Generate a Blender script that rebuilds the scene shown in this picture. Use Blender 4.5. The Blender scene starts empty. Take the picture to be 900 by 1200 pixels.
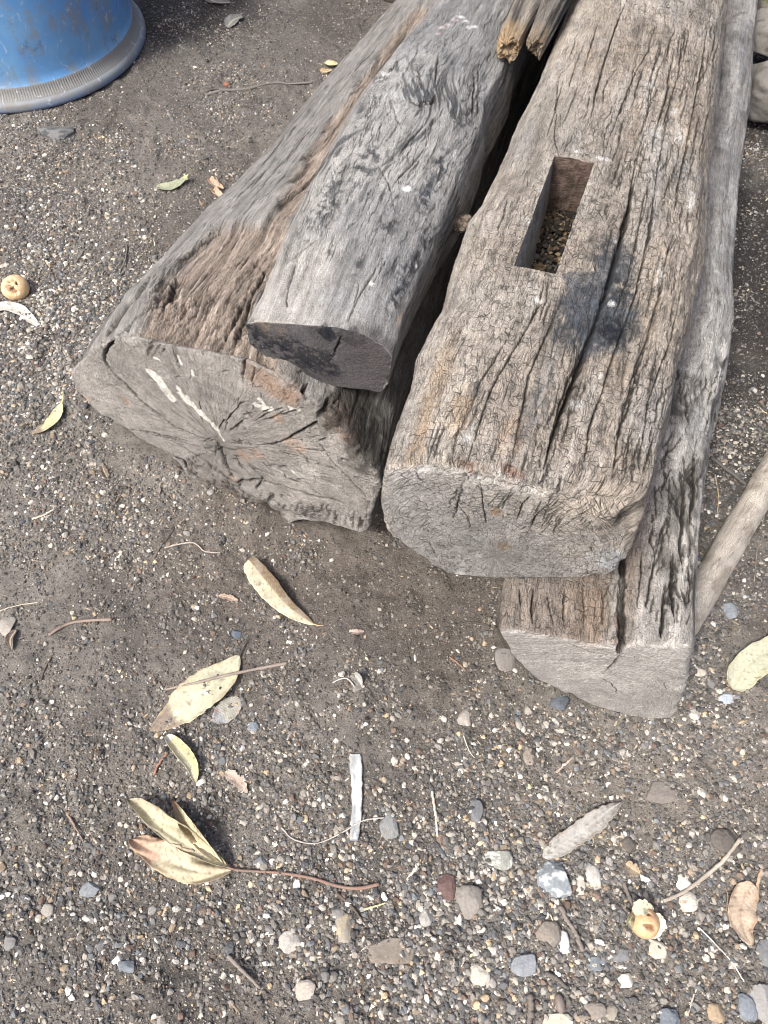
import bpy, math, random
import numpy as np
random.seed(7)
RNG = np.random.default_rng(11)
SC = bpy.context.scene
COL = SC.collection

# ------------------------------------------------------------------ camera model
H = 1.10
PITCH = math.radians(60)
F = 890.0
cp, sp = math.cos(PITCH), math.sin(PITCH)

def ray(px, py):
    a = (px - 450.0) / F
    b = (600.0 - py) / F
    return np.array([a, cp + b * sp, -sp + b * cp])

def at(px, py, z=0.0):
    d = ray(px, py)
    t = (z - H) / d[2]
    return np.array([d[0] * t, d[1] * t, z])

def pxscale(px, py, z=0.0):
    d = ray(px, py)
    return F / ((z - H) / d[2])          # pixels per metre there

def project(P):
    x = P[:, 0]; y = P[:, 1]; z = P[:, 2] - H
    dep = y * cp - z * sp
    up = y * sp + z * cp
    return 450 + F * x / dep, 600 - F * up / dep

# ------------------------------------------------------------------ noise
def _hash(ix, iy, iz, seed):
    h = (ix.astype(np.int64) * 374761393 + iy.astype(np.int64) * 668265263 + iz.astype(np.int64) * 2147483647 + seed * 974711) & 0xffffffff
    h = ((h ^ (h >> 13)) * 1274126177) & 0xffffffff
    h = (h ^ (h >> 16)) & 0xffffffff
    h = ((h * 2246822519) & 0xffffffff)
    return (h ^ (h >> 15)) & 0xffff

def vnoise(x, y, z=None, seed=0):
    """smooth value noise in -1..1"""
    x = np.asarray(x, float); y = np.asarray(y, float)
    if z is None:
        z = np.zeros_like(x)
    ix, iy, iz = np.floor(x), np.floor(y), np.floor(z)
    fx, fy, fz = x - ix, y - iy, z - iz
    fx = fx * fx * fx * (fx * (fx * 6 - 15) + 10); fy = fy * fy * fy * (fy * (fy * 6 - 15) + 10); fz = fz * fz * (3 - 2 * fz)
    ix = ix.astype(np.int64); iy = iy.astype(np.int64); iz = iz.astype(np.int64)
    def g(a, b, c):
        return _hash(ix + a, iy + b, iz + c, seed) / 32767.5 - 1
    if np.all(fz == 0):
        r = (g(0, 0, 0) * (1 - fx) + g(1, 0, 0) * fx) * (1 - fy) + (g(0, 1, 0) * (1 - fx) + g(1, 1, 0) * fx) * fy
        return r
    r0 = (g(0, 0, 0) * (1 - fx) + g(1, 0, 0) * fx) * (1 - fy) + (g(0, 1, 0) * (1 - fx) + g(1, 1, 0) * fx) * fy
    r1 = (g(0, 0, 1) * (1 - fx) + g(1, 0, 1) * fx) * (1 - fy) + (g(0, 1, 1) * (1 - fx) + g(1, 1, 1) * fx) * fy
    return r0 * (1 - fz) + r1 * fz

def fbm(x, y, z=None, oct=4, seed=0, gain=.5):
    s = 0; a = 1; n = 0; f = 1
    for o in range(oct):
        s = s + a * vnoise(np.asarray(x) * f + 17.3 * o, np.asarray(y) * f - 9.1 * o, None if z is None else np.asarray(z) * f, seed + o * 31)
        n += a; a *= gain; f *= 2.03
    return s / n

def smooth(e0, e1, x):
    t = np.clip((x - e0) / (e1 - e0), 0, 1)
    return t * t * (3 - 2 * t)

SAT = .74
def srgb(r, g, b):
    def c(v):
        v /= 255.0
        return v / 12.92 if v <= .04045 else ((v + .055) / 1.055) ** 2.4
    v = np.array([c(r), c(g), c(b)]); l = v @ np.array([.3, .59, .11])
    return l + (v - l) * SAT

# ------------------------------------------------------------------ object helpers
def tag(o, label=None, cat=None, group=None, kind=None):
    if label: o['label'] = label
    if cat: o['category'] = cat
    if group: o['group'] = group
    if kind: o['kind'] = kind
    return o

def empty(name, loc):
    o = bpy.data.objects.new(name, None)
    o.location = loc
    o.empty_display_size = .02
    COL.objects.link(o)
    return o

def set_attr(me, name, arr):
    """arr (nverts,3) colour on points"""
    a = me.color_attributes.new(name, 'FLOAT_COLOR', 'POINT')
    c = np.ones((len(me.vertices), 4), np.float32)
    c[:, :3] = arr
    a.data.foreach_set('color', c.ravel())

def mesh_obj(name, V, Fc, mat, parent=None, col=None, smooth_=True, uv=None, msk=None, loc=None):
    """V (n,3), Fc: (m,k) int array or list of arrays. loc: object origin (V given in world)"""
    V = np.asarray(V, np.float32)
    org = np.zeros(3) if loc is None else np.asarray(loc, float)
    if parent is not None and loc is None:
        org = np.array(parent.location)
    V = V - org.astype(np.float32)
    me = bpy.data.meshes.new(name)
    if not isinstance(Fc, list):
        Fc = [Fc]
    loops = np.concatenate([np.asarray(f).ravel() for f in Fc]).astype(np.int32)
    counts = np.concatenate([np.full(len(f), np.asarray(f).shape[1]) for f in Fc]).astype(np.int32)
    me.vertices.add(len(V)); me.vertices.foreach_set('co', V.ravel())
    me.loops.add(len(loops)); me.loops.foreach_set('vertex_index', loops)
    me.polygons.add(len(counts))
    starts = np.concatenate([[0], np.cumsum(counts)[:-1]]).astype(np.int32)
    me.polygons.foreach_set('loop_start', starts)
    me.polygons.foreach_set('loop_total', counts)
    me.update(calc_edges=True)
    me.polygons.foreach_set('use_smooth', np.full(len(counts), smooth_))
    if col is not None: set_attr(me, 'Col', col)
    if msk is not None: set_attr(me, 'Msk', msk)
    if uv is not None:
        l = me.uv_layers.new(name='UVMap')
        l.data.foreach_set('uv', np.asarray(uv, np.float32).ravel())
    me.materials.append(mat)
    me.validate()
    o = bpy.data.objects.new(name, me)
    COL.objects.link(o)
    if parent is not None:
        o.parent = parent
        o.location = tuple(org - np.array(parent.location))
    else:
        o.location = tuple(org)
    return o

# ------------------------------------------------------------------ materials
class NT:
    def __init__(s, name):
        s.m = bpy.data.materials.new(name); s.m.use_nodes = True
        s.t = s.m.node_tree; s.t.nodes.clear()
        s.out = s.n('ShaderNodeOutputMaterial'); s.b = s.n('ShaderNodeBsdfPrincipled')
        s.l(s.b.outputs[0], s.out.inputs[0])
    def n(s, k, **kw):
        o = s.t.nodes.new(k)
        for a, v in kw.items(): setattr(o, a, v)
        return o
    def l(s, a, b): s.t.links.new(a, b)
    def attr(s, name):
        return s.n('ShaderNodeAttribute', attribute_name=name).outputs['Color']
    def mapping(s, vec, scale):
        m = s.n('ShaderNodeMapping'); m.inputs['Scale'].default_value = scale; s.l(vec, m.inputs[0]); return m.outputs[0]
    def noise(s, vec, scale, detail=4, rough=.6, dist=0):
        n = s.n('ShaderNodeTexNoise'); n.inputs['Scale'].default_value = scale; n.inputs['Detail'].default_value = detail
        n.inputs['Roughness'].default_value = rough; n.inputs['Distortion'].default_value = dist
        s.l(vec, n.inputs['Vector']); return n.outputs['Fac']
    def vor(s, vec, scale, feature='DISTANCE_TO_EDGE', rnd=1):
        n = s.n('ShaderNodeTexVoronoi', feature=feature); n.inputs['Scale'].default_value = scale
        n.inputs['Randomness'].default_value = rnd
        s.l(vec, n.inputs['Vector']); return n.outputs
    def rng(s, v, a, b, c, d, smooth_=False):
        n = s.n('ShaderNodeMapRange'); n.clamp = True
        if smooth_: n.interpolation_type = 'SMOOTHSTEP'
        for i, x in zip((1, 2, 3, 4), (a, b, c, d)): n.inputs[i].default_value = x
        s.l(v, n.inputs[0]); return n.outputs[0]
    def math(s, op, a, b=None, c=None):
        n = s.n('ShaderNodeMath', operation=op)
        for i, x in enumerate((a, b, c)):
            if x is None: continue
            if isinstance(x, (int, float)): n.inputs[i].default_value = x
            else: s.l(x, n.inputs[i])
        return n.outputs[0]
    def mix(s, fac, a, b, mode='MIX'):
        n = s.n('ShaderNodeMix', data_type='RGBA', blend_type=mode)
        for i, x in zip((0, 6, 7), (fac, a, b)):
            if isinstance(x, (int, float)): n.inputs[i].default_value = x
            elif isinstance(x, (tuple, list, np.ndarray)): n.inputs[i].default_value = tuple(float(q) for q in x)[:3] + (1,)
            else: s.l(x, n.inputs[i])
        return n.outputs[2]
    def bump(s, h, strength, dist, prev=None):
        n = s.n('ShaderNodeBump'); n.inputs['Strength'].default_value = strength; n.inputs['Distance'].default_value = dist
        s.l(h, n.inputs['Height'])
        if prev is not None: s.l(prev, n.inputs['Normal'])
        return n.outputs[0]

def wood_material():
    s = NT('weathered_wood')
    uv = s.n('ShaderNodeTexCoord').outputs['UV']
    col = s.attr('Col')
    sep = s.n('ShaderNodeSeparateColor'); s.l(s.attr('Msk'), sep.inputs[0])
    crk, fib, grn = sep.outputs[0], sep.outputs[1], sep.outputs[2]
    # warp the surface coordinate a little so grain wanders
    wn = s.n('ShaderNodeTexNoise'); wn.inputs['Scale'].default_value = 26; wn.inputs['Detail'].default_value = 4; s.l(uv, wn.inputs['Vector'])
    sub = s.n('ShaderNodeVectorMath', operation='SUBTRACT'); s.l(wn.outputs['Color'], sub.inputs[0]); sub.inputs[1].default_value = (.5, .5, .5)
    scl = s.n('ShaderNodeVectorMath', operation='SCALE'); s.l(sub.outputs[0], scl.inputs[0]); scl.inputs['Scale'].default_value = .012
    add = s.n('ShaderNodeVectorMath', operation='ADD'); s.l(uv, add.inputs[0]); s.l(scl.outputs[0], add.inputs[1])
    w = add.outputs[0]
    fine = s.noise(s.mapping(w, (70, 430, 1)), 1, 5, .7)
    mid = s.noise(s.mapping(w, (14, 120, 1)), 1, 5, .65)
    iso = s.noise(w, 330, 4, .7)
    spk = s.noise(w, 900, 2, .6)
    patch = s.noise(w, 22, 4, .6)
    # colour
    f1 = s.rng(fine, .3, .7, .56, 1.36)
    f2 = s.rng(mid, .3, .7, .80, 1.15)
    g = s.math('MULTIPLY', f1, f2)
    gi = s.math('MULTIPLY', s.rng(iso, .3, .7, .62, 1.32), s.rng(patch, .3, .7, .86, 1.12))
    gf = s.n('ShaderNodeMix', data_type='FLOAT'); s.l(fib, gf.inputs[0]); s.l(gi, gf.inputs[2]); s.l(g, gf.inputs[3])
    tot = s.math('MULTIPLY', gf.outputs[0], s.rng(spk, .3, .7, .55, 1.38))
    tc = s.n('ShaderNodeCombineColor')
    for i in range(3): s.l(tot, tc.inputs[i])
    c = s.mix(1, col, tc.outputs[0], 'MULTIPLY')
    # hairline checks: short dark cells, longer along the grain, broken up by noise
    wc = s.mapping(w, (100, 150, 1))
    v1 = s.vor(wc, 1.0, 'DISTANCE_TO_EDGE', .62)[0]
    brk = s.rng(s.noise(w, 60, 3, .6), .40, .54, 0, 1)
    line = s.math('MULTIPLY', s.rng(v1, .0, .06, 1, 0), brk)
    v2 = s.vor(s.mapping(w, (26, 170, 1)), 1.0)[0]
    brk2 = s.rng(s.noise(w, 33, 3, .6), .45, .6, 0, 1)
    line2 = s.math('MULTIPLY', s.rng(v2, .0, .06, 1, 0), brk2)
    ln = s.math('MAXIMUM', line, line2)
    ln = s.math('MULTIPLY', s.math('MULTIPLY', ln, crk), s.rng(s.noise(w, 90, 3, .7), .35, .6, .35, 1))
    c = s.mix(s.math('MULTIPLY', ln, .9), c, (.025, .021, .018))
    # dark elongated pits along the grain
    pit = s.rng(s.noise(s.mapping(w, (60, 260, 1)), 1, 3, .6), .62, .70, 0, 1)
    pit = s.math('MULTIPLY', pit, s.rng(s.noise(w, 14, 3, .6), .48, .62, 0, 1))
    pit = s.math('MULTIPLY', pit, grn)
    c = s.mix(s.math('MULTIPLY', pit, .75), c, (.03, .029, .03))
    # fissures that wander along the grain
    r1 = s.noise(s.mapping(w, (9, 75, 1)), 1, 3, .55)
    l3 = s.rng(s.math('ABSOLUTE', s.math('SUBTRACT', r1, .5)), .0, .016, 1, 0)
    l3 = s.math('MULTIPLY', l3, s.rng(s.noise(s.mapping(w, (18, 40, 1)), 1, 3, .6), .45, .60, 0, 1))
    r2 = s.noise(s.mapping(w, (26, 190, 1)), 1, 3, .6)
    l4 = s.rng(s.math('ABSOLUTE', s.math('SUBTRACT', r2, .5)), .0, .022, 1, 0)
    l4 = s.math('MULTIPLY', l4, s.rng(s.noise(s.mapping(w, (30, 60, 1)), 1, 3, .6), .48, .64, 0, .9))
    fs = s.math('MULTIPLY', s.math('MAXIMUM', l3, l4), grn)
    c = s.mix(s.math('MULTIPLY', fs, .85), c, (.03, .026, .023))
    # grime in soft patches
    gm = s.rng(s.noise(w, 30, 6, .7), .40, .66, 0, 1)
    c = s.mix(s.math('MULTIPLY', gm, .30), c, (.10, .092, .082))
    # pale dust flecks
    fl = s.rng(s.noise(w, 420, 2, .5), .70, .76, 0, 1)
    c = s.mix(s.math('MULTIPLY', fl, .5), c, (.50, .47, .43))
    s.l(c, s.b.inputs['Base Color'])
    s.b.inputs['Roughness'].default_value = .88
    s.b.inputs['Specular IOR Level'].default_value = .25
    hgt = s.math('ADD', s.math('MULTIPLY', gf.outputs[0], 1.0), s.math('MULTIPLY', iso, .5))
    b1 = s.bump(hgt, .8, .003)
    dk = s.math('SUBTRACT', 0.0, s.math('MAXIMUM', s.math('MAXIMUM', ln, pit), fs))
    b2 = s.bump(dk, .8, .003, b1)
    s.l(b2, s.b.inputs['Normal'])
    return s.m

def plain_attr_material(name, rough=.85, bump_scale=300, bump_d=.0008, var=.2, spec=.3, trans=0, bstr=.6):
    s = NT(name)
    pos = s.n('ShaderNodeTexCoord').outputs['Object']
    col = s.attr('Col')
    n = s.noise(pos, bump_scale, 4, .65)
    m = s.rng(n, .3, .7, 1 - var, 1 + var)
    tc = s.n('ShaderNodeCombineColor')
    for i in range(3): s.l(m, tc.inputs[i])
    c = s.mix(1, col, tc.outputs[0], 'MULTIPLY')
    s.l(c, s.b.inputs['Base Color'])
    s.b.inputs['Roughness'].default_value = rough
    s.b.inputs['Specular IOR Level'].default_value = spec
    s.l(s.bump(n, bstr, bump_d), s.b.inputs['Normal'])
    if trans:
        tr = s.n('ShaderNodeBsdfTranslucent'); s.l(c, tr.inputs[0])
        mx = s.n('ShaderNodeMixShader'); mx.inputs[0].default_value = trans
        s.l(s.b.outputs[0], mx.inputs[1]); s.l(tr.outputs[0], mx.inputs[2]); s.l(mx.outputs[0], s.out.inputs[0])
    return s.m

def soil_material():
    s = NT('dark_soil')
    pos = s.n('ShaderNodeTexCoord').outputs['Object']
    col = s.attr('Col')
    a = s.noise(pos, 160, 6, .75)
    b = s.noise(pos, 620, 3, .7)
    cl = s.noise(pos, 45, 5, .7)
    m = s.math('MULTIPLY', s.rng(a, .3, .7, .62, 1.34), s.rng(b, .3, .7, .68, 1.32))
    m = s.math('MULTIPLY', m, s.rng(cl, .3, .7, .8, 1.18))
    tc = s.n('ShaderNodeCombineColor')
    for i in range(3): s.l(m, tc.inputs[i])
    c = s.mix(1, col, tc.outputs[0], 'MULTIPLY')
    # mineral grains of the soil itself
    v = s.vor(pos, 520, 'F1'); v2 = s.vor(pos, 300, 'F1')
    sp = s.n('ShaderNodeSeparateColor'); s.l(v[1], sp.inputs[0])
    g1 = s.math('MULTIPLY', s.rng(v[0], .25, .38, 1, 0), s.math('GREATER_THAN', sp.outputs[0], .90))
    c = s.mix(g1, c, (.36, .34, .31))
    sp2 = s.n('ShaderNodeSeparateColor'); s.l(v2[1], sp2.inputs[0])
    g2 = s.math('MULTIPLY', s.rng(v2[0], .22, .36, 1, 0), s.math('GREATER_THAN', sp2.outputs[1], .93))
    c = s.mix(g2, c, (.24, .22, .20))
    g3 = s.math('MULTIPLY', s.rng(v2[0], .3, .42, 1, 0), s.math('LESS_THAN', sp2.outputs[1], .10))
    c = s.mix(g3, c, (.035, .033, .033))
    s.l(c, s.b.inputs['Base Color'])
    s.b.inputs['Roughness'].default_value = .95
    s.b.inputs['Specular IOR Level'].default_value = .15
    h = s.math('ADD', a, s.math('MULTIPLY', b, .5))
    h = s.math('ADD', h, s.math('MULTIPLY', s.math('ADD', g1, g2), .5))
    s.l(s.bump(h, 1.0, .005), s.b.inputs['Normal'])
    return s.m

MW = wood_material()
MSOIL = soil_material()
MSTONE = plain_attr_material('stone', .85, 260, .0012, .18, .3)
MGRAVEL = plain_attr_material('gravel_stone', .85, 700, .0006, .25, .25)
MLEAF = plain_attr_material('dry_leaf', .7, 260, .0008, .2, .35, .18, .5)
MTWIG = plain_attr_material('twig_bark', .85, 500, .0008, .22, .2)
MFRUIT = plain_attr_material('fruit_skin', .5, 180, .0008, .14, .4)

# ------------------------------------------------------------------ ground height
def _b(x0, y0, x1, y1, h, w): return (at(x0, y0)[:2], at(x1, y1)[:2], h, w)
BANKS = [_b(88, 462, 205, 548, .010, .035), _b(205, 548, 300, 612, .016, .04), _b(300, 612, 435, 632, .012, .035), _b(583, 752, 650, 812, .008, .025), _b(650, 812, 795, 846, .007, .022),
         _b(798, 840, 822, 640, .008, .03), _b(85, 440, 300, 230, .010, .035), _b(300, 230, 470, 30, .010, .035)]
def gh(x, y):
    x = np.asarray(x, float); y = np.asarray(y, float)
    h = .0075 * fbm(x * 3.1, y * 3.1, oct=3, seed=3) + .0052 * fbm(x * 14, y * 14, oct=3, seed=9)
    # soil banked up along the feet of the logs
    for a, b, hh, wd in BANKS:
        ab = b - a; t = np.clip(((x - a[0]) * ab[0] + (y - a[1]) * ab[1]) / (ab @ ab), 0, 1)
        d = np.hypot(x - a[0] - t * ab[0], y - a[1] - t * ab[1])
        h = h + hh * np.exp(-(d / wd) ** 2) * (1 + .6 * vnoise(x * 22, y * 22, seed=41))
    return h
# ------------------------------------------------------------------ logs
class Log:
    def __init__(s, name, az, plane, endpx, left, right, zt, zb, far, length=2.2, sig=.006, rr=None, ds=.0013, capd=.0020, morph=.5, zbase=None, rshift=0.):
        az = math.radians(az)
        s.name = name
        s.ax = np.array([math.sin(az), math.cos(az), 0]); s.la = np.array([math.cos(az), -math.sin(az), 0])
        e0, e1, e2 = plane
        s.plane = plane
        # end polygon on the sawn plane
        pts = []
        for px, py in endpx:
            d = ray(px, py); o = np.array([0, 0, H])
            # (o+td).ax = e0+e1*(..la)+e2*z
            A = d @ s.ax - e1 * (d @ s.la) - e2 * d[2]
            B = e0 + e1 * (o @ s.la) + e2 * o[2] - o @ s.ax
            t = B / A
            p = o + t * d
            pts.append((p @ s.la, p[2]))
        pts = np.array(pts)
        s.endpts = pts
        if zbase is not None: pts[:, 1] = np.maximum(pts[:, 1], zbase)
        smin, smax = pts[:, 0].min(), pts[:, 0].max(); zmin, zmax = pts[:, 1].min(), pts[:, 1].max()
        s.ext = (smin, smax, zmin, zmax)
        P0 = np.stack([(pts[:, 0] - smin) / (smax - smin), (pts[:, 1] - zmin) / (zmax - zmin)], 1)
        asp = (smax - smin, zmax - zmin)
        def dense(P):
            Q = np.vstack([P, P[:1]]); m = Q * asp
            L = np.concatenate([[0], np.cumsum(np.linalg.norm(np.diff(m, axis=0), axis=1))])
            n = 1400
            u = np.linspace(0, L[-1], n, endpoint=False)
            R = np.stack([np.interp(u, L, Q[:, 0]), np.interp(u, L, Q[:, 1])], 1)
            k = max(1, int(sig / (L[-1] / n)))
            kk = np.exp(-.5 * (np.arange(-3 * k, 3 * k + 1) / k) ** 2); kk /= kk.sum()
            out = np.empty_like(R)
            for c in range(2):
                ext = np.concatenate([R[-3 * k:, c], R[:, c], R[:3 * k, c]])
                out[:, c] = np.convolve(ext, kk, 'valid')
            return out, L[-1]
        D0, per = dense(P0)
        D1, _ = dense(np.array(far, float))
        # orientation: make angle increasing
        C = np.array([.5, .5])
        def polar(D):
            v = (D - C) * asp
            th = np.unwrap(np.arctan2(v[:, 1], v[:, 0]))
            if th[-1] < th[0]: D = D[::-1]; v = v[::-1]; th = np.unwrap(np.arctan2(v[:, 1], v[:, 0]))
            r = np.linalg.norm(v, axis=1)
            o = np.argsort(th % (2 * np.pi)); t = (th % (2 * np.pi))[o]; r = r[o]
            return np.concatenate([t - 2 * np.pi, t, t + 2 * np.pi]), np.tile(r, 3)
        t0, r0 = polar(D0); t1, r1 = polar(D1)
        # angles spaced by arc length, denser where seen
        tt = np.linspace(-np.pi / 2, 1.5 * np.pi, 6001)
        rr_ = np.interp(tt, t0, r0)
        X = np.cos(tt) * rr_; Y = np.sin(tt) * rr_
        seg = np.hypot(np.diff(X), np.diff(Y))
        w = np.where(np.sin((tt[1:] + tt[:-1]) / 2) > -.35, 1, .3)
        cum = np.concatenate([[0], np.cumsum(seg * w)])
        s.N = N = int(cum[-1] / ds)
        th = np.interp(np.linspace(0, cum[-1], N, endpoint=False), cum, tt)
        arc = np.interp(th, tt, np.concatenate([[0], np.cumsum(seg)]))
        R0 = np.interp(th, t0, r0); R1 = np.interp(th, t1, r1)
        s.th = th
        # silhouettes
        def sil(lst, end):
            A = [0]; S = [end]
            for px, py, z in lst:
                p = at(px, py, z); A.append(p @ s.ax - e0); S.append(p @ s.la)
            A, S = np.array(A), np.array(S); o = np.argsort(A); return A[o], S[o]
        LA, LS = sil(left, smin); RA, RS = sil(right, smax); RS[1:] += rshift
        s.LA, s.LS, s.RA, s.RS = LA, LS, RA, RS
        # rows
        rr = rr if rr is not None else (lambda th: np.full(len(th), .008))
        RRc = rr(th)
        rows = []   # (kind, val)
        ncap = int(.5 * min(asp) / capd) + int(.25 * max(asp) / capd)
        al = [0.0]; step = ds * 1.7
        while al[-1] < length:
            al.append(al[-1] + step); step = min(step * 1.0009, .0034)
        al = np.array(al)
        nr = 8
        G = []; U = []; cap = []; AD = []
        def section(a):
            """a scalar distance from end -> (s,z) ring + centre"""
            L = np.interp(a, LA, LS); R = np.interp(a, RA, RS)
            if a > LA[-1]: L = LS[-1] + (LS[-1] - LS[-3]) / (LA[-1] - LA[-3]) * (a - LA[-1])
            if a > RA[-1]: R = RS[-1] + (RS[-1] - RS[-3]) / (RA[-1] - RA[-3]) * (a - RA[-1])
            m = smooth(0, morph, a)
            rr2 = R0 * (1 - m) + R1 * m
            uu = np.cos(th) * rr2 / asp[0]; vv = np.sin(th) * rr2 / asp[1]
            za, zz = zip(*zt); zba, zbz = zip(*zb)
            top = np.interp(a, za, zz) if a > 0 else zmax; top = zmax + (np.interp(a, za, zz) - zz[0])
            bot = zmin + (np.interp(a, zba, zbz) - zbz[0])
            S = L + (uu + .5) * (R - L); Z = bot + (vv + .5) * (top - bot)
            c = np.array([(L + R) / 2, (top + bot) / 2])
            return S, Z, c
        def place(S, Z, a_):
            bl = np.exp(-np.maximum(a_, 0) / .3)
            A = e0 + a_ + (e1 * S + e2 * Z) * bl + (1 - bl) * (e1 * (smin + smax) / 2 + e2 * (zmin + zmax) / 2)
            return A[:, None] * s.ax + S[:, None] * s.la + Z[:, None] * np.array([0, 0, 1.])
        S0, Z0, c0 = section(0.0)
        Rl = np.hypot(S0 - c0[0], Z0 - c0[1])
        for k in range(ncap):
            f = (k + .02) / ncap
            sc = f * (1 - RRc / Rl)
            S = c0[0] + (S0 - c0[0]) * sc; Z = c0[1] + (Z0 - c0[1]) * sc
            G.append(place(S, Z, np.zeros(N))); U.append(np.zeros(N)); cap.append(1.0); AD.append(Rl * (1 - sc))
        for k in range(nr):
            ph = k / nr * np.pi / 2
            sc = 1 - RRc * (1 - math.sin(ph)) / Rl
            a_ = RRc * (1 - math.cos(ph))
            S = c0[0] + (S0 - c0[0]) * sc; Z = c0[1] + (Z0 - c0[1]) * sc
            G.append(place(S, Z, a_)); U.append(a_); cap.append(1 - (k + .5) / nr); AD.append(RRc * abs(k / nr - .5))
        for a in al:
            S, Z, c = section(a)
            off = RRc * np.exp(-a / .05)
            G.append(place(S, Z, a + off)); U.append(a + off); cap.append(0.0); AD.append(a + off * .5)
        s.ncap = ncap; s.nr = nr; s.nside = len(al)
        s.G = np.array(G); s.U = np.array(U)
        s.M = len(G)
        s.cap = np.repeat(np.array(cap)[:, None], N, 1)
        s.Vv = np.repeat(arc[None], s.M, 0)
        s.P = s.G.reshape(-1, 3)
        s.u = s.U.ravel(); s.v = s.Vv.ravel(); s.capf = s.cap.ravel()
        s.s_ = s.P @ s.la; s.z_ = s.P[:, 2]
        s.nrm = s.normals(s.G).reshape(-1, 3)
        s.px, s.py = project(s.P)
        vd = s.P - np.array([0, 0, H])
        s.front = ((s.nrm * vd).sum(1) < -0.02)
        s.disp = np.zeros(len(s.P)); s.col = np.zeros((len(s.P), 3)); s.msk = np.zeros((len(s.P), 3)); s.cd = np.zeros(len(s.P))
        s.hole = None; s.ad = np.array(AD).ravel()

    def normals(s, G):
        du = np.empty_like(G); du[1:-1] = G[2:] - G[:-2]; du[0] = G[1] - G[0]; du[-1] = G[-1] - G[-2]
        dv = np.roll(G, -1, 1) - np.roll(G, 1, 1)
        n = np.cross(dv, du)
        l = np.linalg.norm(n, axis=2, keepdims=True); l[l < 1e-12] = 1
        n = n / l
        n[:2] = n[2:3].mean(1, keepdims=True)
        # outward?
        c = s.G.mean(1, keepdims=True) if hasattr(s, 'G') else 0
        i = s.M - 5
        if ((G[i] - G[i].mean(0)) * n[i]).sum() < 0: n = -n
        return n

    def pick(s, px, py):
        d = (s.px - px) ** 2 + (s.py - py) ** 2 + np.where(s.front, 0, 1e6)
        return s.P[np.argmin(d)]

    def polydist(s, pts3, wob=.0025, wf=70, seed=0, maxd=.03):
        """distance from every vertex to a 3D polyline, and 0..1 along it; far = 9"""
        pts3 = np.array(pts3)
        lo = pts3.min(0) - maxd; hi = pts3.max(0) + maxd
        m = np.where(((s.P > lo) & (s.P < hi)).all(1))[0]
        D = np.full(len(s.P), 9.0); T = np.zeros(len(s.P))
        if len(m) == 0: return D, T
        Q = s.P[m].copy()
        if wob:
            n1 = fbm(s.u[m] * wf, s.v[m] * wf, s.z_[m] * wf, 3, seed + 5)
            Q += s.la * (wob * n1)[:, None]
        L = np.concatenate([[0], np.cumsum(np.linalg.norm(np.diff(pts3, axis=0), axis=1))])
        best = np.full(len(m), 9.0); bt = np.zeros(len(m))
        for i in range(len(pts3) - 1):
            a, b = pts3[i], pts3[i + 1]; ab = b - a; l2 = ab @ ab + 1e-12
            t = np.clip(((Q - a) @ ab) / l2, 0, 1)
            d = np.linalg.norm(Q - (a + t[:, None] * ab), axis=1)
            k = d < best
            best[k] = d[k]; bt[k] = ((L[i] + t * math.sqrt(l2)) / L[-1])[k]
        D[m] = best; T[m] = bt
        return D, T

    def crack(s, pxs, w=.002, depth=.012, dark=.8, wob=.0025, seed=0, taper=.25, col=(.022, .018, .016)):
        pts = [s.pick(*p) for p in pxs]
        D, T = s.polydist(pts, wob, 60, seed)
        k = np.where(D < .03)[0]
        ta = np.minimum(smooth(0, taper, T[k]), smooth(0, taper, 1 - T[k])) * .85 + .15
        jag = 1 + .45 * vnoise(s.u[k] * 160, s.v[k] * 160, s.z_[k] * 160, seed + 3)
        wl = w * ta * jag
        g = smooth(1.5, .6, D[k] / (wl + .0001))
        s.cd[k] = np.maximum(s.cd[k], min(depth, .016) * g * ta)
        f = smooth(1.75, .95, D[k] / (wl + .0001)) * dark
        s.col[k] = s.col[k] * (1 - f[:, None]) + np.array(col) * f[:, None]

    def blob(s, px, py, ra, rb, col, amt=.8, nf=60, edge=.5, seed=0, nlo=-.2, stretch=1, both=False, rot=0, thr=.35):
        """irregular patch; ra along log, rb across (metres)"""
        c = s.pick(px, py)
        d = s.P - c
        a = d @ s.ax; l = d @ s.la; z = d[:, 2]
        k = np.where((abs(a) < ra * 1.8 + rb) & (abs(l) < rb * 1.8 + ra) & (abs(z) < .3) & s.front)[0]
        a, l, z = a[k], l[k], z[k]
        q = np.hypot(l, z) * np.sign(l + z * .3)
        cr, sr = math.cos(rot), math.sin(rot)
        a, q = a * cr + q * sr, -a * sr + q * cr
        r = np.sqrt((a / ra) ** 2 + (q / rb) ** 2)
        n = fbm(s.P[k, 0] * nf, s.P[k, 1] * nf * stretch, s.P[k, 2] * nf, 4, seed + 77)
        f = smooth(1 + edge, 1 - edge, r + n * .9)
        f2 = f * smooth(nlo - thr, nlo + thr, n + .0) if thr else f
        f2 = f2 * amt
        s.col[k] = s.col[k] * (1 - f2[:, None]) + np.array(col) * f2[:, None]
        return k, f2

    def weather(s, streak=.3, mottle=.15, chip=.004, seed=0):
        X, Y, Z = s.P.T
        a = fbm(s.u * 9, s.v * 110, s.capf, 4, seed + 1); b = fbm(s.u * 34, s.v * 380, s.capf, 2, seed + 2)
        m = fbm(X * 16, Y * 16, Z * 16, 4, seed + 3); m2 = fbm(X * 70, Y * 70, Z * 70, 4, seed + 4, gain=.65)
        side = 1 - s.capf
        f = 1 - side * (streak * smooth(.0, .5, a) + streak * .7 * smooth(.05, .6, b)) + side * streak * .45 * smooth(.0, .5, -a) + mottle * m * 1.3 + mottle * m2
        s.col *= np.clip(f, .35, 1.4)[:, None]
        c = smooth(.05, .45, fbm(X * 38, Y * 38, Z * 38, 4, seed + 5)) * np.exp(-(s.ad / .011) ** 2)
        s.disp -= chip * c

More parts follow.
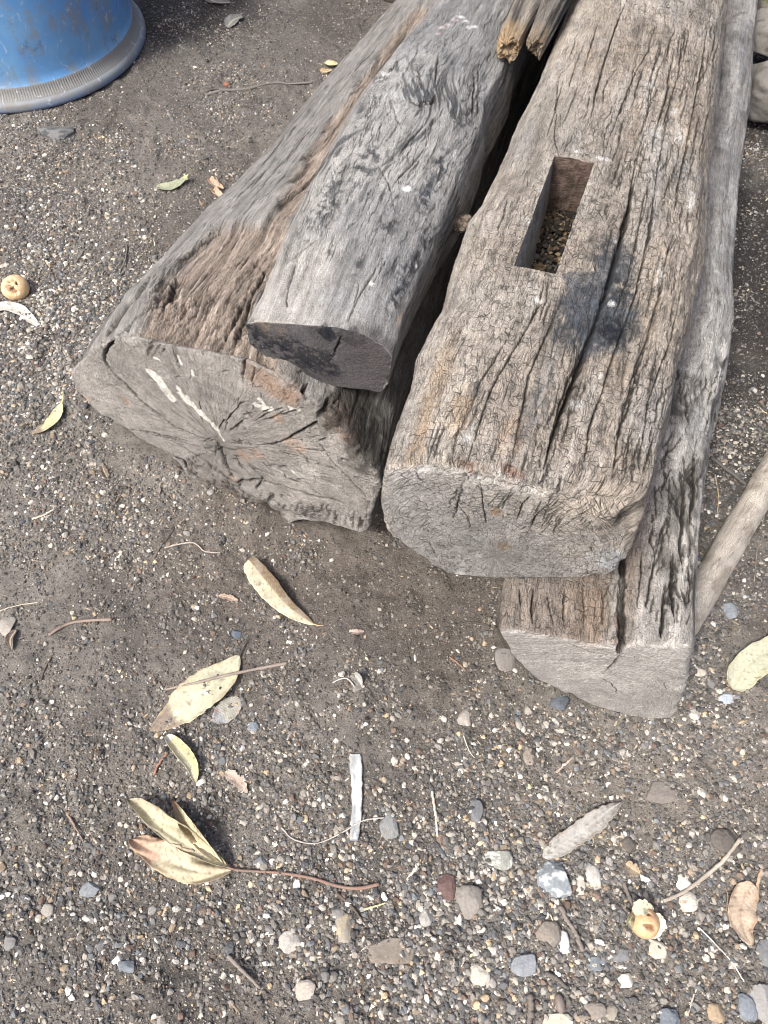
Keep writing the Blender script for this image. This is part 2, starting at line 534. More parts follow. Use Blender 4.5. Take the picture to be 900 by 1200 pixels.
    def build(s, parent=None, back=True):
        s.disp = np.clip(s.disp, -.03, .02) - s.cd + .0005 * vnoise(s.P[:, 0] * 380, s.P[:, 1] * 380, s.P[:, 2] * 380, 3)
        P = s.P + s.nrm * s.disp[:, None]
        if s.hole:
            r0, r1, j0, j1, dep = s.hole
            Gd = P.reshape(s.M, s.N, 3); S_ = Gd @ s.la
            cpk = s.corner_s      # (TL,TR,BR,BL) lateral positions
            rw = np.arange(s.M); fr = np.clip((rw - r0) / (r1 - r0), -.25, 1.25)
            wr_ = smooth(-.25, .0, fr) * smooth(1.25, 1.0, fr)
            for jj, (sb, st) in ((j0, (cpk[0], cpk[1])), (j1, (cpk[2], cpk[3]))):
                dlt = (sb + (st - sb) * np.clip(fr, 0, 1) - S_[:, jj]) * wr_
                jw = np.abs((np.arange(s.N) - jj)); jw = np.minimum(jw, s.N - jw)
                fall = smooth(max(12, abs(j1 - j0) * .9), 0, jw)
                if True:
                    Gd += (dlt[:, None] * fall[None])[..., None] * s.la
            P = Gd.reshape(-1, 3)
        M, N = s.M, s.N
        i = np.arange(M - 1)[:, None]; j = np.arange(N)[None]
        jn = (j + 1) % N
        Fq = np.stack([i * N + j, i * N + jn, (i + 1) * N + jn, (i + 1) * N + j], -1)  # (M-1,N,4)
        keep = np.ones((M - 1, N), bool)
        extraV = []; extraF = []; extraC = []; extraM = []; extraUV = []
        if s.hole:
            r0, r1, j0, j1, dep = s.hole
            keep[r0:r1, j0:j1] = False
        Fq = Fq[keep]
        caprow = np.repeat((np.arange(M - 1) < s.ncap + s.nr // 2)[:, None], N, 1)[keep]
        uvS = np.stack([s.u, s.v], 1); uvC = np.stack(s.capuv() , 1)
        uv = np.where(caprow[:, None, None], uvC[Fq], uvS[Fq])
        # wrap seam
        w = (~caprow) & (np.abs(uv[:, 0, 1] - uv[:, 1, 1]) > .2)
        per = s.v.max()
        sel = uv[w]; sel[:, 1, 1] += per; sel[:, 2, 1] += per; uv[w] = sel
        V = P; C = s.col; K = s.msk
        faces = [Fq]; uvs = [uv.reshape(-1, 2)]
        if s.hole:
            # walls of the mortise: loop around the opening, carried down
            loop = [(r0, jj) for jj in range(j0, j1)] + [(rr, j1) for rr in range(r0, r1)] + [(r1, jj) for jj in range(j1, j0, -1)] + [(rr, j0) for rr in range(r1, r0, -1)]
            idx = np.array([a * N + (b % N) for a, b in loop]); nl = len(idx)
            top = P[idx]; nd = 55
            base = len(V)
            newV = []; newC = []; newM = []; nuv = []
            Ls = np.concatenate([[0], np.cumsum(np.linalg.norm(np.diff(top, axis=0), axis=1))])
            cen = top.mean(0)
            wn = []
            zbot = top[:, 2].mean() - dep
            for q in range(nd + 1):
                f = q / nd
                p = top.copy(); p[:, 2] = top[:, 2] * (1 - f) + zbot * f
                d2 = (cen - p); d2[:, 2] = 0; d2 /= np.linalg.norm(d2, axis=1)[:, None]
                if q:
                    lft = (top @ s.la) < (cen @ s.la) - .3 * ((top @ s.la).max() - (cen @ s.la)); al_ = (top @ s.ax); al_ = (al_ - al_.min()) / (al_.max() - al_.min())
                    w_ = smooth(.0, 1., ((top @ s.la).max() - top @ s.la) / ((top @ s.la).max() - (top @ s.la).min()))
                    p += (w_ * f * (.006 + .016 * (1 - al_)))[:, None] * s.la
                bulge = .0025 * fbm(Ls * 40, np.full(nl, f * 3.), oct=3, seed=5) + .0012 * vnoise(Ls * 250, np.full(nl, f * 9.), seed=8)
                if q: p[:, :2] += (d2 * bulge[:, None])[:, :2]
                newV.append(p)
                n = fbm(Ls * 120, np.full(nl, f * 8.), oct=3, seed=6)
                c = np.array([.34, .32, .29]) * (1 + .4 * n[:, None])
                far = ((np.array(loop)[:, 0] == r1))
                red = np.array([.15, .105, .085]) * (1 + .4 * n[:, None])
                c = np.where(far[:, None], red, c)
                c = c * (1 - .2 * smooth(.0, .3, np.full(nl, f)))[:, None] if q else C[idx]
                newC.append(c); newM.append(np.tile([.2, 1, .3], (nl, 1)))
            newV = np.concatenate(newV); newC = np.concatenate(newC); newM = np.concatenate(newM)
            qi = np.arange(nd)[:, None]; lj = np.arange(nl)[None]; ln = (lj + 1) % nl
            f2 = np.stack([qi * nl + lj, (qi + 1) * nl + lj, (qi + 1) * nl + ln, qi * nl + ln], -1).reshape(-1, 4)
            uvw = np.stack([np.tile(Ls, nd + 1), np.repeat(np.arange(nd + 1) / nd * dep, nl)], 1)
            uvs.append(uvw[f2].reshape(-1, 2))
            # floor
            fl = base + nd * nl + np.arange(nl)
            V = np.vstack([V, newV]); C = np.vstack([C, newC]); K = np.vstack([K, newM])
            faces.append(f2 + base)
            faces.append(fl[None]); uvs.append(np.zeros((nl, 2)))
            s.hole_top = top; s.hole_z = zbot
        endf = (s.M - 1) * N + np.arange(N)
        faces.append(endf[None]); uvs.append(np.stack([s.s_[endf], s.z_[endf]], 1))
        cen = np.arange(N)[::-1]
        faces.append(cen[None]); uvs.append(np.stack([s.s_[cen], s.z_[cen]], 1))
        base = s.P[np.argmin(s.z_ + 0 * s.u + np.where(s.capf > 0, 0, 1))]
        loc = np.array([*(s.G[s.ncap].mean(0)[:2]), s.ext[2]])
        return mesh_obj(s.name, V, faces, MW, parent, C, True, np.vstack(uvs), K, loc=loc)

    capang = 0.0
    cappol = None
    def capuv(s):
        if s.cappol:
            kind, cs, cz, k = s.cappol
            rad = np.hypot(s.s_ - cs, s.z_ - cz); ang = np.arctan2(s.s_ - cs, s.z_ - cz)
            return (rad, ang * k) if kind == 'rays' else (ang * k, rad)
        # sawn end: swap so the fine stretched noise runs across the face (saw marks)
        c, k = math.cos(s.capang), math.sin(s.capang)
        return (s.s_ * c + s.z_ * k, -s.s_ * k + s.z_ * c)

def mixc(a, b, f):
    return a * (1 - f[:, None]) + np.asarray(b) * f[:, None]
def plane3(az, *pts):
    ar = math.radians(az); ax = np.array([math.sin(ar), math.cos(ar), 0]); la = np.array([math.cos(ar), -math.sin(ar), 0])
    Q = np.array([at(*p) for p in pts])
    return tuple(np.linalg.solve(np.stack([np.ones(3), Q @ la, Q[:, 2]], 1), Q @ ax))

# ================================================================== beam with the mortise
def do_mortised():
    endpx = [(447, 552), (443, 587), (448, 622), (464, 641), (497, 662), (528, 676), (600, 681), (677, 681), (718, 676), (736, 660), (748, 632), (757, 598),
             (700, 588), (640, 573), (585, 560), (525, 547), (480, 545)]
    left = [(452, 520, .42), (469, 475, .425), (476, 442, .425), (495, 400, .425), (507, 380, .425), (523, 324, .425), (540, 276, .425), (557, 255, .425), (575, 220, .42),
            (592, 176, .42), (612, 138, .42), (623, 114, .42), (640, 76, .42), (670, 0, .42), (684, -40, .42)]
    right = [(768, 570, .38), (778, 540, .38), (788, 465, .38), (801, 419, .38), (807, 380, .38), (817, 340, .38), (823, 245, .38), (832, 180, .38), (840, 113, .38), (846, 60, .38), (851, 0, .38), (855, -40, .38)]
    far = [(0, .15), (0, .88), (.06, .97), (.3, 1), (.7, 1), (.92, .93), (1, .75), (1, .1), (.9, 0), (.1, 0)]
    o = np.array([0, .447, 0])
    az = 18; ax = np.array([math.sin(math.radians(az)), math.cos(math.radians(az)), 0])
    g = Log('mortised_beam', az, plane3(az, (447, 552, .42), (757, 598, .42), (610, 681, .25)), endpx, left, right, [(0, .42), (2.3, .42)], [(0, .24), (2.3, .24)], far, length=2.0, sig=.0045,
            rr=lambda th: .011 + .038 * smooth(1.35, .8, th) * smooth(-.25, .35, th))
    u, v, S, Z, cap = g.u, g.v, g.s_, g.z_, g.capf
    X, Y = g.P[:, 0], g.P[:, 1]
    n0 = fbm(X * 6, Y * 6, Z * 6, 4, 21)
    n1 = fbm(u * 7, v * 45, oct=4, seed=22)
    n2 = fbm(u * 20, v * 160, oct=3, seed=23)
    n3 = fbm(X * 55, Y * 55, Z * 55, 4, 24)
    lo, hi = g.ext[0], g.ext[1]
    lat = (S - lo) / (hi - lo)
    base = srgb(180, 170, 155)
    warm = srgb(176, 160, 140); grey = srgb(152, 149, 144); pale = srgb(198, 190, 178)
    c = np.tile(base, (len(X), 1))
    c = mixc(c, warm, smooth(-.25, .45, n0 + (lat - .45) * .5) * .75)
    c = mixc(c, grey, smooth(.0, .5, -n0 + n1 * .4) * .7)
    c = mixc(c, pale, smooth(.15, .6, n1) * .45)
    c = mixc(c, srgb(105, 95, 84), smooth(.25, .7, -n1 + .2 * n3) * .5)
    # end grain is greyer and finer
    capc = np.tile(srgb(168, 165, 159), (len(X), 1)) * (1 + .12 * fbm(np.hypot(S, Z - .27) * 120, np.arctan2(Z - .27, S) * 2, oct=3, seed=29)[:, None] + .14 * n3[:, None] + .1 * n0[:, None])
    zz = (Z - g.ext[2]) / (g.ext[3] - g.ext[2])
    capw = smooth(.2, .8, cap) * smooth(.55, .25, lat * .55 + zz * .42 - .18 + .22 * n3)
    c = mixc2(c, capc, np.maximum(capw, smooth(.7, 1, cap) * .35))
    g.col = c
    # relief
    d = .0009 * n1 + .0007 * n2
    rightrough = smooth(.35, .8, lat) * (1 - cap)
    d += rightrough * (.0016 * fbm(u * 60, v * 150, oct=3, seed=25) + .0016 * n1)
    d += .0010 * n3 + .004 * n0
    # worn step just behind the arris
    g.disp = d * (1 - .65 * cap) + .0008 * n3 * cap
    # outline erosion low edge of the end
    lowe = smooth(.035, .0, Z - g.ext[2]) * cap
    g.disp -= .006 * lowe * (fbm(S * 60, Z * 60, oct=3, seed=31) + .3)
    # checks
    CR = [
        ([(745, 185), (738, 240), (722, 300), (708, 350), (692, 395), (672, 450), (652, 500), (638, 545), (628, 572)], .0026, .016),
        ([(697, 345), (690, 395), (668, 440), (655, 480), (640, 530)], .0018, .010),
        ([(668, 330), (652, 365), (637, 400), (620, 440), (612, 480), (604, 520), (597, 552), (580, 575)], .0018, .010),
        ([(640, 320), (632, 360), (608, 400), (585, 440), (570, 470), (560, 500), (548, 540)], .0014, .008),
        ([(600, 385), (585, 415), (563, 447), (552, 480), (535, 510), (527, 545), (524, 585)], .0014, .007),
        ([(770, 205), (762, 260), (752, 320), (738, 370), (722, 410), (705, 460), (690, 500), (684, 540), (676, 580), (662, 610)], .0018, .010),
        ([(795, 250), (782, 300), (772, 350), (758, 400), (745, 430), (732, 480), (722, 520), (718, 560), (706, 600), (690, 612)], .0018, .010),
        ([(760, 395), (746, 440), (736, 480), (728, 500), (716, 520)], .0016, .009),
        ([(805, 300), (796, 350), (785, 400), (770, 440), (760, 470), (752, 520), (740, 560), (732, 590)], .0013, .007),
        ([(770, 20), (760, 60), (745, 85), (730, 120), (715, 160), (702, 190)], .0014, .008),
        ([(735, 0), (722, 30), (712, 60), (703, 92), (697, 115), (692, 140)], .0020, .010),
        ([(786, 75), (782, 110), (770, 150), (760, 190)], .0020, .010),
        ([(800, 40), (795, 90), (785, 120), (778, 145)], .0012, .006),
        ([(830, 30), (822, 80), (812, 130), (806, 170), (795, 220), (790, 260)], .0020, .010),
        ([(700, 30), (690, 62), (682, 90)], .0012, .005),
        ([(655, 90), (650, 130), (640, 160)], .0010, .004),
        ([(765, 200), (755, 235), (748, 270), (742, 300), (735, 330), (720, 370), (700, 410)], .0014, .008),
        ([(700, 290), (694, 340), (688, 380)], .0011, .006),
        ([(720, 255), (712, 290), (706, 320)], .0010, .006),
        ([(770, 500), (758, 540), (748, 575), (735, 600), (715, 618)], .0012, .006),
        ([(700, 540), (694, 575), (680, 600), (655, 620)], .0012, .006),
        ([(655, 560), (645, 585), (628, 605), (618, 625)], .0013, .007),
        ([(628, 575), (612, 590), (605, 610)], .0011, .006),
        ([(538, 580), (536, 595), (531, 612)], .0012, .006),
        ([(537, 592), (548, 605), (553, 622)], .0010, .005),
        ([(563, 560), (566, 590), (570, 618)], .0009, .005),
        ([(690, 640), (696, 648), (701, 652)], .0009, .004),
        ([(486, 548), (490, 560), (500, 567)], .0010, .004),
        ([(500, 632), (508, 645), (512, 655)], .0008, .003),
        ([(625, 655), (620, 664)], .0008, .003),
        ([(660, 200), (650, 160), (653, 120), (662, 90)], .0009, .003),
    ]
    for i, (pp, w, dep) in enumerate(CR):
        g.crack(pp, w * (.95 if i == 0 else .50), dep if i == 0 else dep * .5, .97, seed=i * 7, wob=.0012)
    # many short random checks following the grain over the weathered right half
    rs = np.random.default_rng(5)
    for i in range(230):
        y0 = rs.uniform(20, 560)
        f = rs.uniform(.05, .98) ** .75
        xl = np.interp(y0, [0, 138, 276, 380, 475, 552], [670, 612, 540, 507, 469, 447]); xr = np.interp(y0, [0, 245, 380, 465, 570], [851, 823, 807, 786, 768])
        x0 = xl + (xr - xl) * f
        if 595 < x0 < 705 and 175 < y0 < 325: continue
        L = rs.uniform(14, 60)
        sl = (1 - f) * .42 + f * .17
        if y0 + L > 600: L = 600 - y0
        if f < .45 and rs.random() < .7: continue
        g.crack([(x0, y0), (x0 - sl * L * .5 + rs.normal() * 1.5, y0 + L * .5), (x0 - sl * L + rs.normal() * 2, y0 + L)], rs.uniform(.0005, .0009), .0015, .85, seed=500 + i, wob=.003)
    for i in range(26):
        x0 = rs.uniform(590, 752); y0 = np.interp(x0, [590, 757], [562, 596]) + rs.uniform(-6, 30); L = rs.uniform(10, 34); sl = rs.uniform(.35, 1.1)
        g.crack([(x0, y0), (x0 - sl * L * .45, y0 + L * .5), (x0 - sl * L, y0 + L)], rs.uniform(.0004, .0007), .0015, .75, seed=4000 + i, wob=.002)
    # patches of colour
    och = srgb(178, 150, 114)
    g.blob(505, 470, .05, .012, och, .8, 55, seed=1)
    g.blob(490, 520, .035, .012, och, .8, 55, seed=2)
    g.blob(540, 480, .035, .014, och, .75, 60, seed=3)
    g.blob(520, 430, .05, .012, och, .6, 50, seed=4)
    g.blob(600, 515, .03, .012, srgb(188, 150, 110), .7, 60, seed=5)
    g.blob(600, 555, .01, .016, srgb(150, 98, 58), .8, 60, seed=6)
    g.blob(552, 547, .006, .02, srgb(150, 98, 58), .8, 60, seed=7)
    g.blob(582, 600, .03, .008, srgb(165, 130, 88), .8, 60, seed=8)
    g.blob(590, 640, .008, .008, srgb(150, 120, 80), .8, 60, seed=9)
    for x, y, a, b, sd in ((768, 30, .05, .02, 10), (735, 60, .04, .02, 11), (700, 75, .03, .03, 12), (810, 20, .06, .012, 13), (742, 150, .06, .012, 14), (770, 300, .05, .015, 15), (760, 370, .04, .015, 16), (805, 150, .06, .010, 17), (668, 240, .03, .01, 18), (720, 440, .04, .02, 19)):
        g.blob(x, y, a, b, srgb(178, 158, 130), .5, 50, seed=sd)
    blk = srgb(48, 56, 64)
    g.blob(700, 372, .050, .045, srgb(70, 80, 90), .85, 90, seed=41, nlo=-.5, edge=.30, thr=.3)
    g.blob(695, 360, .065, .042, srgb(72, 82, 94), .78, 70, seed=51, nlo=-.5, edge=.25, thr=.2)
    g.blob(722, 310, .05, .028, srgb(60, 70, 82), .7, 90, seed=52, nlo=-.2, edge=.25, thr=.15)
    g.blob(718, 300, .045, .026, blk, .8, 130, seed=42, nlo=-.02, thr=.12)
    g.blob(725, 335, .03, .02, srgb(36, 42, 50), .85, 140, seed=43, nlo=.0, thr=.12)
    g.blob(718, 388, .022, .018, srgb(22, 30, 44), .97, 110, seed=44, nlo=-.4, thr=.12, edge=.25)
    g.blob(660, 395, .015, .02, srgb(56, 64, 72), .8, 80, seed=45, nlo=-.1)
    g.blob(635, 460, .06, .012, srgb(112, 116, 118), .7, 60, seed=46)
    g.blob(610, 510, .03, .008, srgb(100, 106, 112), .6, 60, seed=47)
    g.blob(690, 290, .02, .01, blk, .6, 90, seed=48)
    g.blob(556, 455, .012, .008, srgb(70, 76, 82), .7, 90, seed=49)
    g.blob(795, 195, .025, .010, srgb(110, 116, 122), .6, 90, seed=50)
    wh = srgb(228, 226, 220)
    for x, y, a, b, sd, am in ((706, 186, .004, .012, 60, 1), (676, 177, .004, .008, 61, .9), (634, 222, .006, .004, 62, .8), (612, 258, .008, .005, 63, .7), (628, 352, .004, .006, 64, 1), (717, 355, .004, .004, 65, 1),
                               (555, 500, .007, .002, 66, 1), (545, 515, .006, .007, 67, .8), (675, 475, .008, .007, 68, .7), (700, 440, .004, .005, 69, .7), (795, 460, .003, .003, 70, .6), (810, 235, .02, .005, 71, .7), (722, 282, .004, .004, 72, .8),
                               (790, 130, .006, .004, 73, .7), (770, 155, .02, .006, 74, .5), (797, 160, .02, .006, 75, .5), (775, 320, .02, .006, 76, .45), (560, 650, .003, .004, 77, .8), (760, 100, .008, .01, 78, .4)):
        g.blob(x, y, a, b, wh, am, 120, seed=sd, nlo=-.4, edge=.5)
    for x, a in ((600, .020), (545, .018), (570, .014), (625, .012)):
        g.blob(x, 562 + (x - 560) * .1, .010, a, srgb(196, 192, 184), .65, 110, seed=int(x), nlo=-.1)
    # pale salts along the lower edge of the end
    k = smooth(.022, .004, Z - (g.ext[2] + .0)) * (cap > .3) * smooth(-.35, .1, fbm(S * 70, Z * 70, oct=3, seed=33))
    g.col = mixc(g.col, srgb(205, 206, 204), k * .75 * smooth(.18, .3, lat))
    k = smooth(.05, .02, Z - g.ext[2]) * smooth(.35, .1, lat) * (cap > .3) * smooth(-.3, .2, fbm(S * 40, Z * 40, oct=3, seed=34))
    g.col = mixc(g.col, srgb(190, 156, 128), k * .7)
    g.blob(715, 657, .01, .02, srgb(185, 196, 206), .7, 70, seed=90, nlo=-.3)
    g.msk[:, 0] = np.clip(smooth(.0, .5, lat + .25 * n0 + .25 * smooth(.45, .15, u) - .15 * smooth(.5, .9, u)) * .95 * (1 - cap * .4) + .15 + .2 * cap, 0, 1)
    g.msk[:, 1] = .6 - cap * .5
    g.msk[:, 2] = .8 - .45 * cap
    g.weather(.22, .16, .006, 300)
    g.cappol = ('rings', 0.0, g.ext[2] + .06, .12)
    g.col *= .93
    # mortise
    cs = [g.pick(*p) for p in ((648, 187), (698, 184), (652, 317), (600, 317))]
    ij = []
    for p in cs:
        q = np.argmin(((g.P - p) ** 2).sum(1)); ij.append((q // g.N, q % g.N))
    r1 = (ij[0][0] + ij[1][0]) // 2; r0 = (ij[2][0] + ij[3][0]) // 2
    ja = (ij[0][1] + ij[3][1]) // 2; jb = (ij[1][1] + ij[2][1]) // 2
    j0, j1 = min(ja, jb), max(ja, jb)
    g.hole = (r0, r1, j0, j1, .085)
    sl_ = [q @ g.la for q in cs]
    L_, R_ = (sl_[3], sl_[0]), (sl_[2], sl_[1])
    g.corner_s = (*L_, *R_) if (g.P.reshape(g.M, g.N, 3)[r0, j0] @ g.la) < (g.P.reshape(g.M, g.N, 3)[r0, j1] @ g.la) else (*R_, *L_)
    # crisp lip: calm the relief next to the opening
    row = np.repeat(np.arange(g.M), g.N); colj = np.tile(np.arange(g.N), g.M)
    near = smooth(14, 2, np.maximum(np.maximum(r0 - row, row - r1), np.maximum(j0 - colj, colj - j1)))
    g.disp = g.disp * (1 - near * .8); g.cd *= 1 - near
    ob = g.build()
    tag(ob, 'thick cracked grey beam with a square mortise hole and a blue-black stain', 'timber beam', kind='thing')
    return g, ob

def mixc2(a, b, f):
    return a * (1 - f[:, None]) + b * f[:, None]

# ================================================================== slab under it, on the right
def do_lower():
    endpx = [(581, 737), (590, 758), (605, 777), (622, 794), (650, 809), (690, 826), (730, 839), (765, 844), (788, 843), (796, 836), (804, 806), (813, 755),
             (800, 757), (765, 757), (727, 756), (700, 756), (660, 749), (620, 742)]
    left = [(583, 690, .25), (600, 620, .25), (680, 300, .25), (780, -20, .25)]
    right = [(819, 717, .25), (820, 645, .25), (827, 585, .25), (840, 508, .25), (846, 480, .25), (858, 430, .25), (864, 395, .25), (863, 321, .25), (866, 227, .25), (874, 170, .25), (881, 113, .25), (886, 0, .25), (888, -40, .25)]
    far = [(0, .1), (0, .75), (.08, .93), (.3, 1), (.7, 1), (.81, .95), (.84, .85), (.93, .45), (1, .1), (.9, 0), (.2, 0)]
    az = 16.8; ax = np.array([math.sin(math.radians(az)), math.cos(math.radians(az)), 0])
    p0 = at(765, 844, .0)
    g = Log('lower_beam', az, plane3(az, (581, 737, .245), (813, 757, .25), (765, 844, .0)), endpx, left, right, [(0, .24), (.3, .25), (2.3, .25)], [(0, 0), (2.3, 0)], far, length=2.1, sig=.008, rr=lambda th: np.full(len(th), .010), rshift=.048)
    g.capang = .45
    u, v, S, Z, cap = g.u, g.v, g.s_, g.z_, g.capf
    X, Y = g.P[:, 0], g.P[:, 1]
    n0 = fbm(X * 7, Y * 7, Z * 7, 4, 41); n1 = fbm(u * 6, v * 55, oct=4, seed=42); n3 = fbm(X * 60, Y * 60, Z * 60, 4, 44)
    lat = (S - g.ext[0]) / (g.ext[1] - g.ext[0])
    # swirling knot grain where the beam bulges
    sw = fbm(u * 14 + 1.5 * n0, v * 40 + 3 * n0, oct=4, seed=45)
    c = np.tile(srgb(168, 163, 156), (len(X), 1))
    c = mixc(c, srgb(204, 199, 191), smooth(-.1, .5, n1 + .4 * n0 + (lat - .8)) * .9)
    c = mixc(c, srgb(112, 108, 102), smooth(.1, .6, -sw) * .7)
    brown = smooth(.62, .5, lat) * smooth(.35, .1, u)
    c = mixc(c, srgb(140, 121, 103), brown * (.75 + .3 * n0))
    # clean pale sapwood ribbon beside the split
    capc = np.tile(srgb(176, 171, 164), (len(X), 1)) * (1 + .10 * fbm(np.hypot(S - .15, Z + .05) * 130, np.arctan2(Z + .05, S - .15) * 2, oct=3, seed=49) + .08 * n3 + .09 * n0 + .05 * fbm(S * 14 + Z * 7, Z * 120 - S * 58, oct=3, seed=47))[:, None]
    c = mixc2(c, capc, smooth(.3, .7, cap))
    g.col = c
    kn = np.exp(-((u - .42) / .13) ** 2) * smooth(.6, .85, lat)
    rough = smooth(.55, .75, lat) * smooth(.9, .5, u) * smooth(.02, .10, u)
    g.disp = (.0022 * n1 + .0012 * n3 + .002 * n0) * (1 - .85 * cap) + rough * (1 - cap) * .004 * sw + kn * .006 * fbm(X * 30, Y * 30, Z * 30, 4, 48)
    g.col = mixc(g.col, srgb(82, 78, 73), smooth(.1, .5, -sw) * rough * .6 * (1 - cap))
    # dark brown patch beside the upper beam, colour only
    g.blob(792, 478, .03, .02, srgb(60, 54, 50), .8, 60, seed=3, nlo=-.3)
    CR = [([(730, 650), (729, 680), (728, 710), (729, 740), (728, 757), (724, 768)], .0042, .030),
          ([(778, 690), (777, 715), (774, 752)], .0024, .014),
          ([(626, 690), (624, 715), (624, 733)], .0015, .006), ([(640, 692), (645, 715), (650, 736)], .0013, .006), ([(663, 690), (662, 715), (661, 738)], .0013, .006),
          ([(684, 690), (686, 715), (686, 738)], .0013, .006), ([(704, 685), (708, 705), (706, 735)], .0013, .006), ([(610, 690), (608, 715)], .0010, .004),
          ([(727, 766), (718, 778), (706, 790)], .0022, .010), ([(727, 764), (715, 767), (704, 769)], .0018, .008), ([(727, 765), (745, 770), (762, 772)], .0013, .007),
          ([(700, 792), (715, 800), (722, 808), (721, 814)], .0011, .004), ([(640, 744), (670, 756), (705, 768)], .0006, .002), ([(765, 790), (778, 800), (782, 812)], .0005, .0015),
          ([(803, 560), (800, 600), (797, 640), (801, 672)], .0028, .008), ([(815, 520), (812, 580), (808, 620)], .0022, .008),
          ([(790, 640), (786, 690), (790, 730)], .0022, .010), ([(770, 640), (762, 680), (757, 720)], .0014, .008), ([(752, 640), (750, 680), (747, 710)], .0012, .006), ([(822, 480), (835, 540), (830, 560)], .0016, .006),
          ([(806, 660), (808, 690), (806, 712)], .0016, .005), ([(836, 440), (828, 480), (832, 520)], .0014, .006),
          ([(712, 690), (716, 720), (712, 745)], .0012, .006), ([(850, 200), (848, 260), (840, 320)], .0006, .002), ([(866, 120), (858, 190), (852, 240)], .0006, .002)]
    for i, (pp, w, dep) in enumerate(CR):
        g.crack(pp, w * (.8 if i == 0 else .55), dep, .95, seed=700 + i * 7, wob=.0022 if i else .001, taper=.25 if i else .06)
    rs = np.random.default_rng(8)
    for i in range(120):
        y0 = rs.uniform(430, 720); xr = np.interp(y0, [430, 480, 585, 717], [858, 845, 827, 819]); x0 = xr - rs.uniform(2, 62)
        L = rs.uniform(8, 34); ang = rs.normal() * .25 + (.9 * math.exp(-((y0 - 520) / 50) ** 2) * rs.uniform(-1, 1.6))
        if y0 + L > 745: continue
        g.crack([(x0, y0), (x0 - .2 * L * .5 + ang * L * .4, y0 + L * .5), (x0 - .2 * L + ang * L, y0 + L)], rs.uniform(.0006, .0013), .003, .8, seed=900 + i, wob=.005)
    g.blob(718, 712, .05, .008, srgb(188, 182, 172), .8, 40, seed=5, nlo=-.5)
    g.blob(850, 300, .15, .02, srgb(196, 196, 194), .6, 30, seed=6)
    g.blob(857, 180, .15, .02, srgb(140, 146, 152), .5, 30, seed=7)
    g.blob(870, 60, .15, .02, srgb(150, 156, 162), .5, 30, seed=8)
    g.blob(818, 500, .05, .012, srgb(198, 197, 194), .8, 40, seed=9)
    g.blob(690, 715, .05, .03, srgb(170, 138, 104), .4, 40, seed=10)
    g.msk[:, 0] = (.35 + .5 * brown) * (1 - cap) + .05 * cap
    g.msk[:, 1] = .6 - .35 * cap
    g.msk[:, 2] = (1 - cap) * (.55 + .45 * rough) + .3 * cap
    g.weather(.25, .15, .003, 320)
    g.cappol = ('rings', .14, .02, .10)
    g.col *= .93
    ob = g.build()
    tag(ob, 'pale beam on the ground beneath the mortised one, smooth end split by a crack', 'timber beam', kind='thing')
    return g, ob

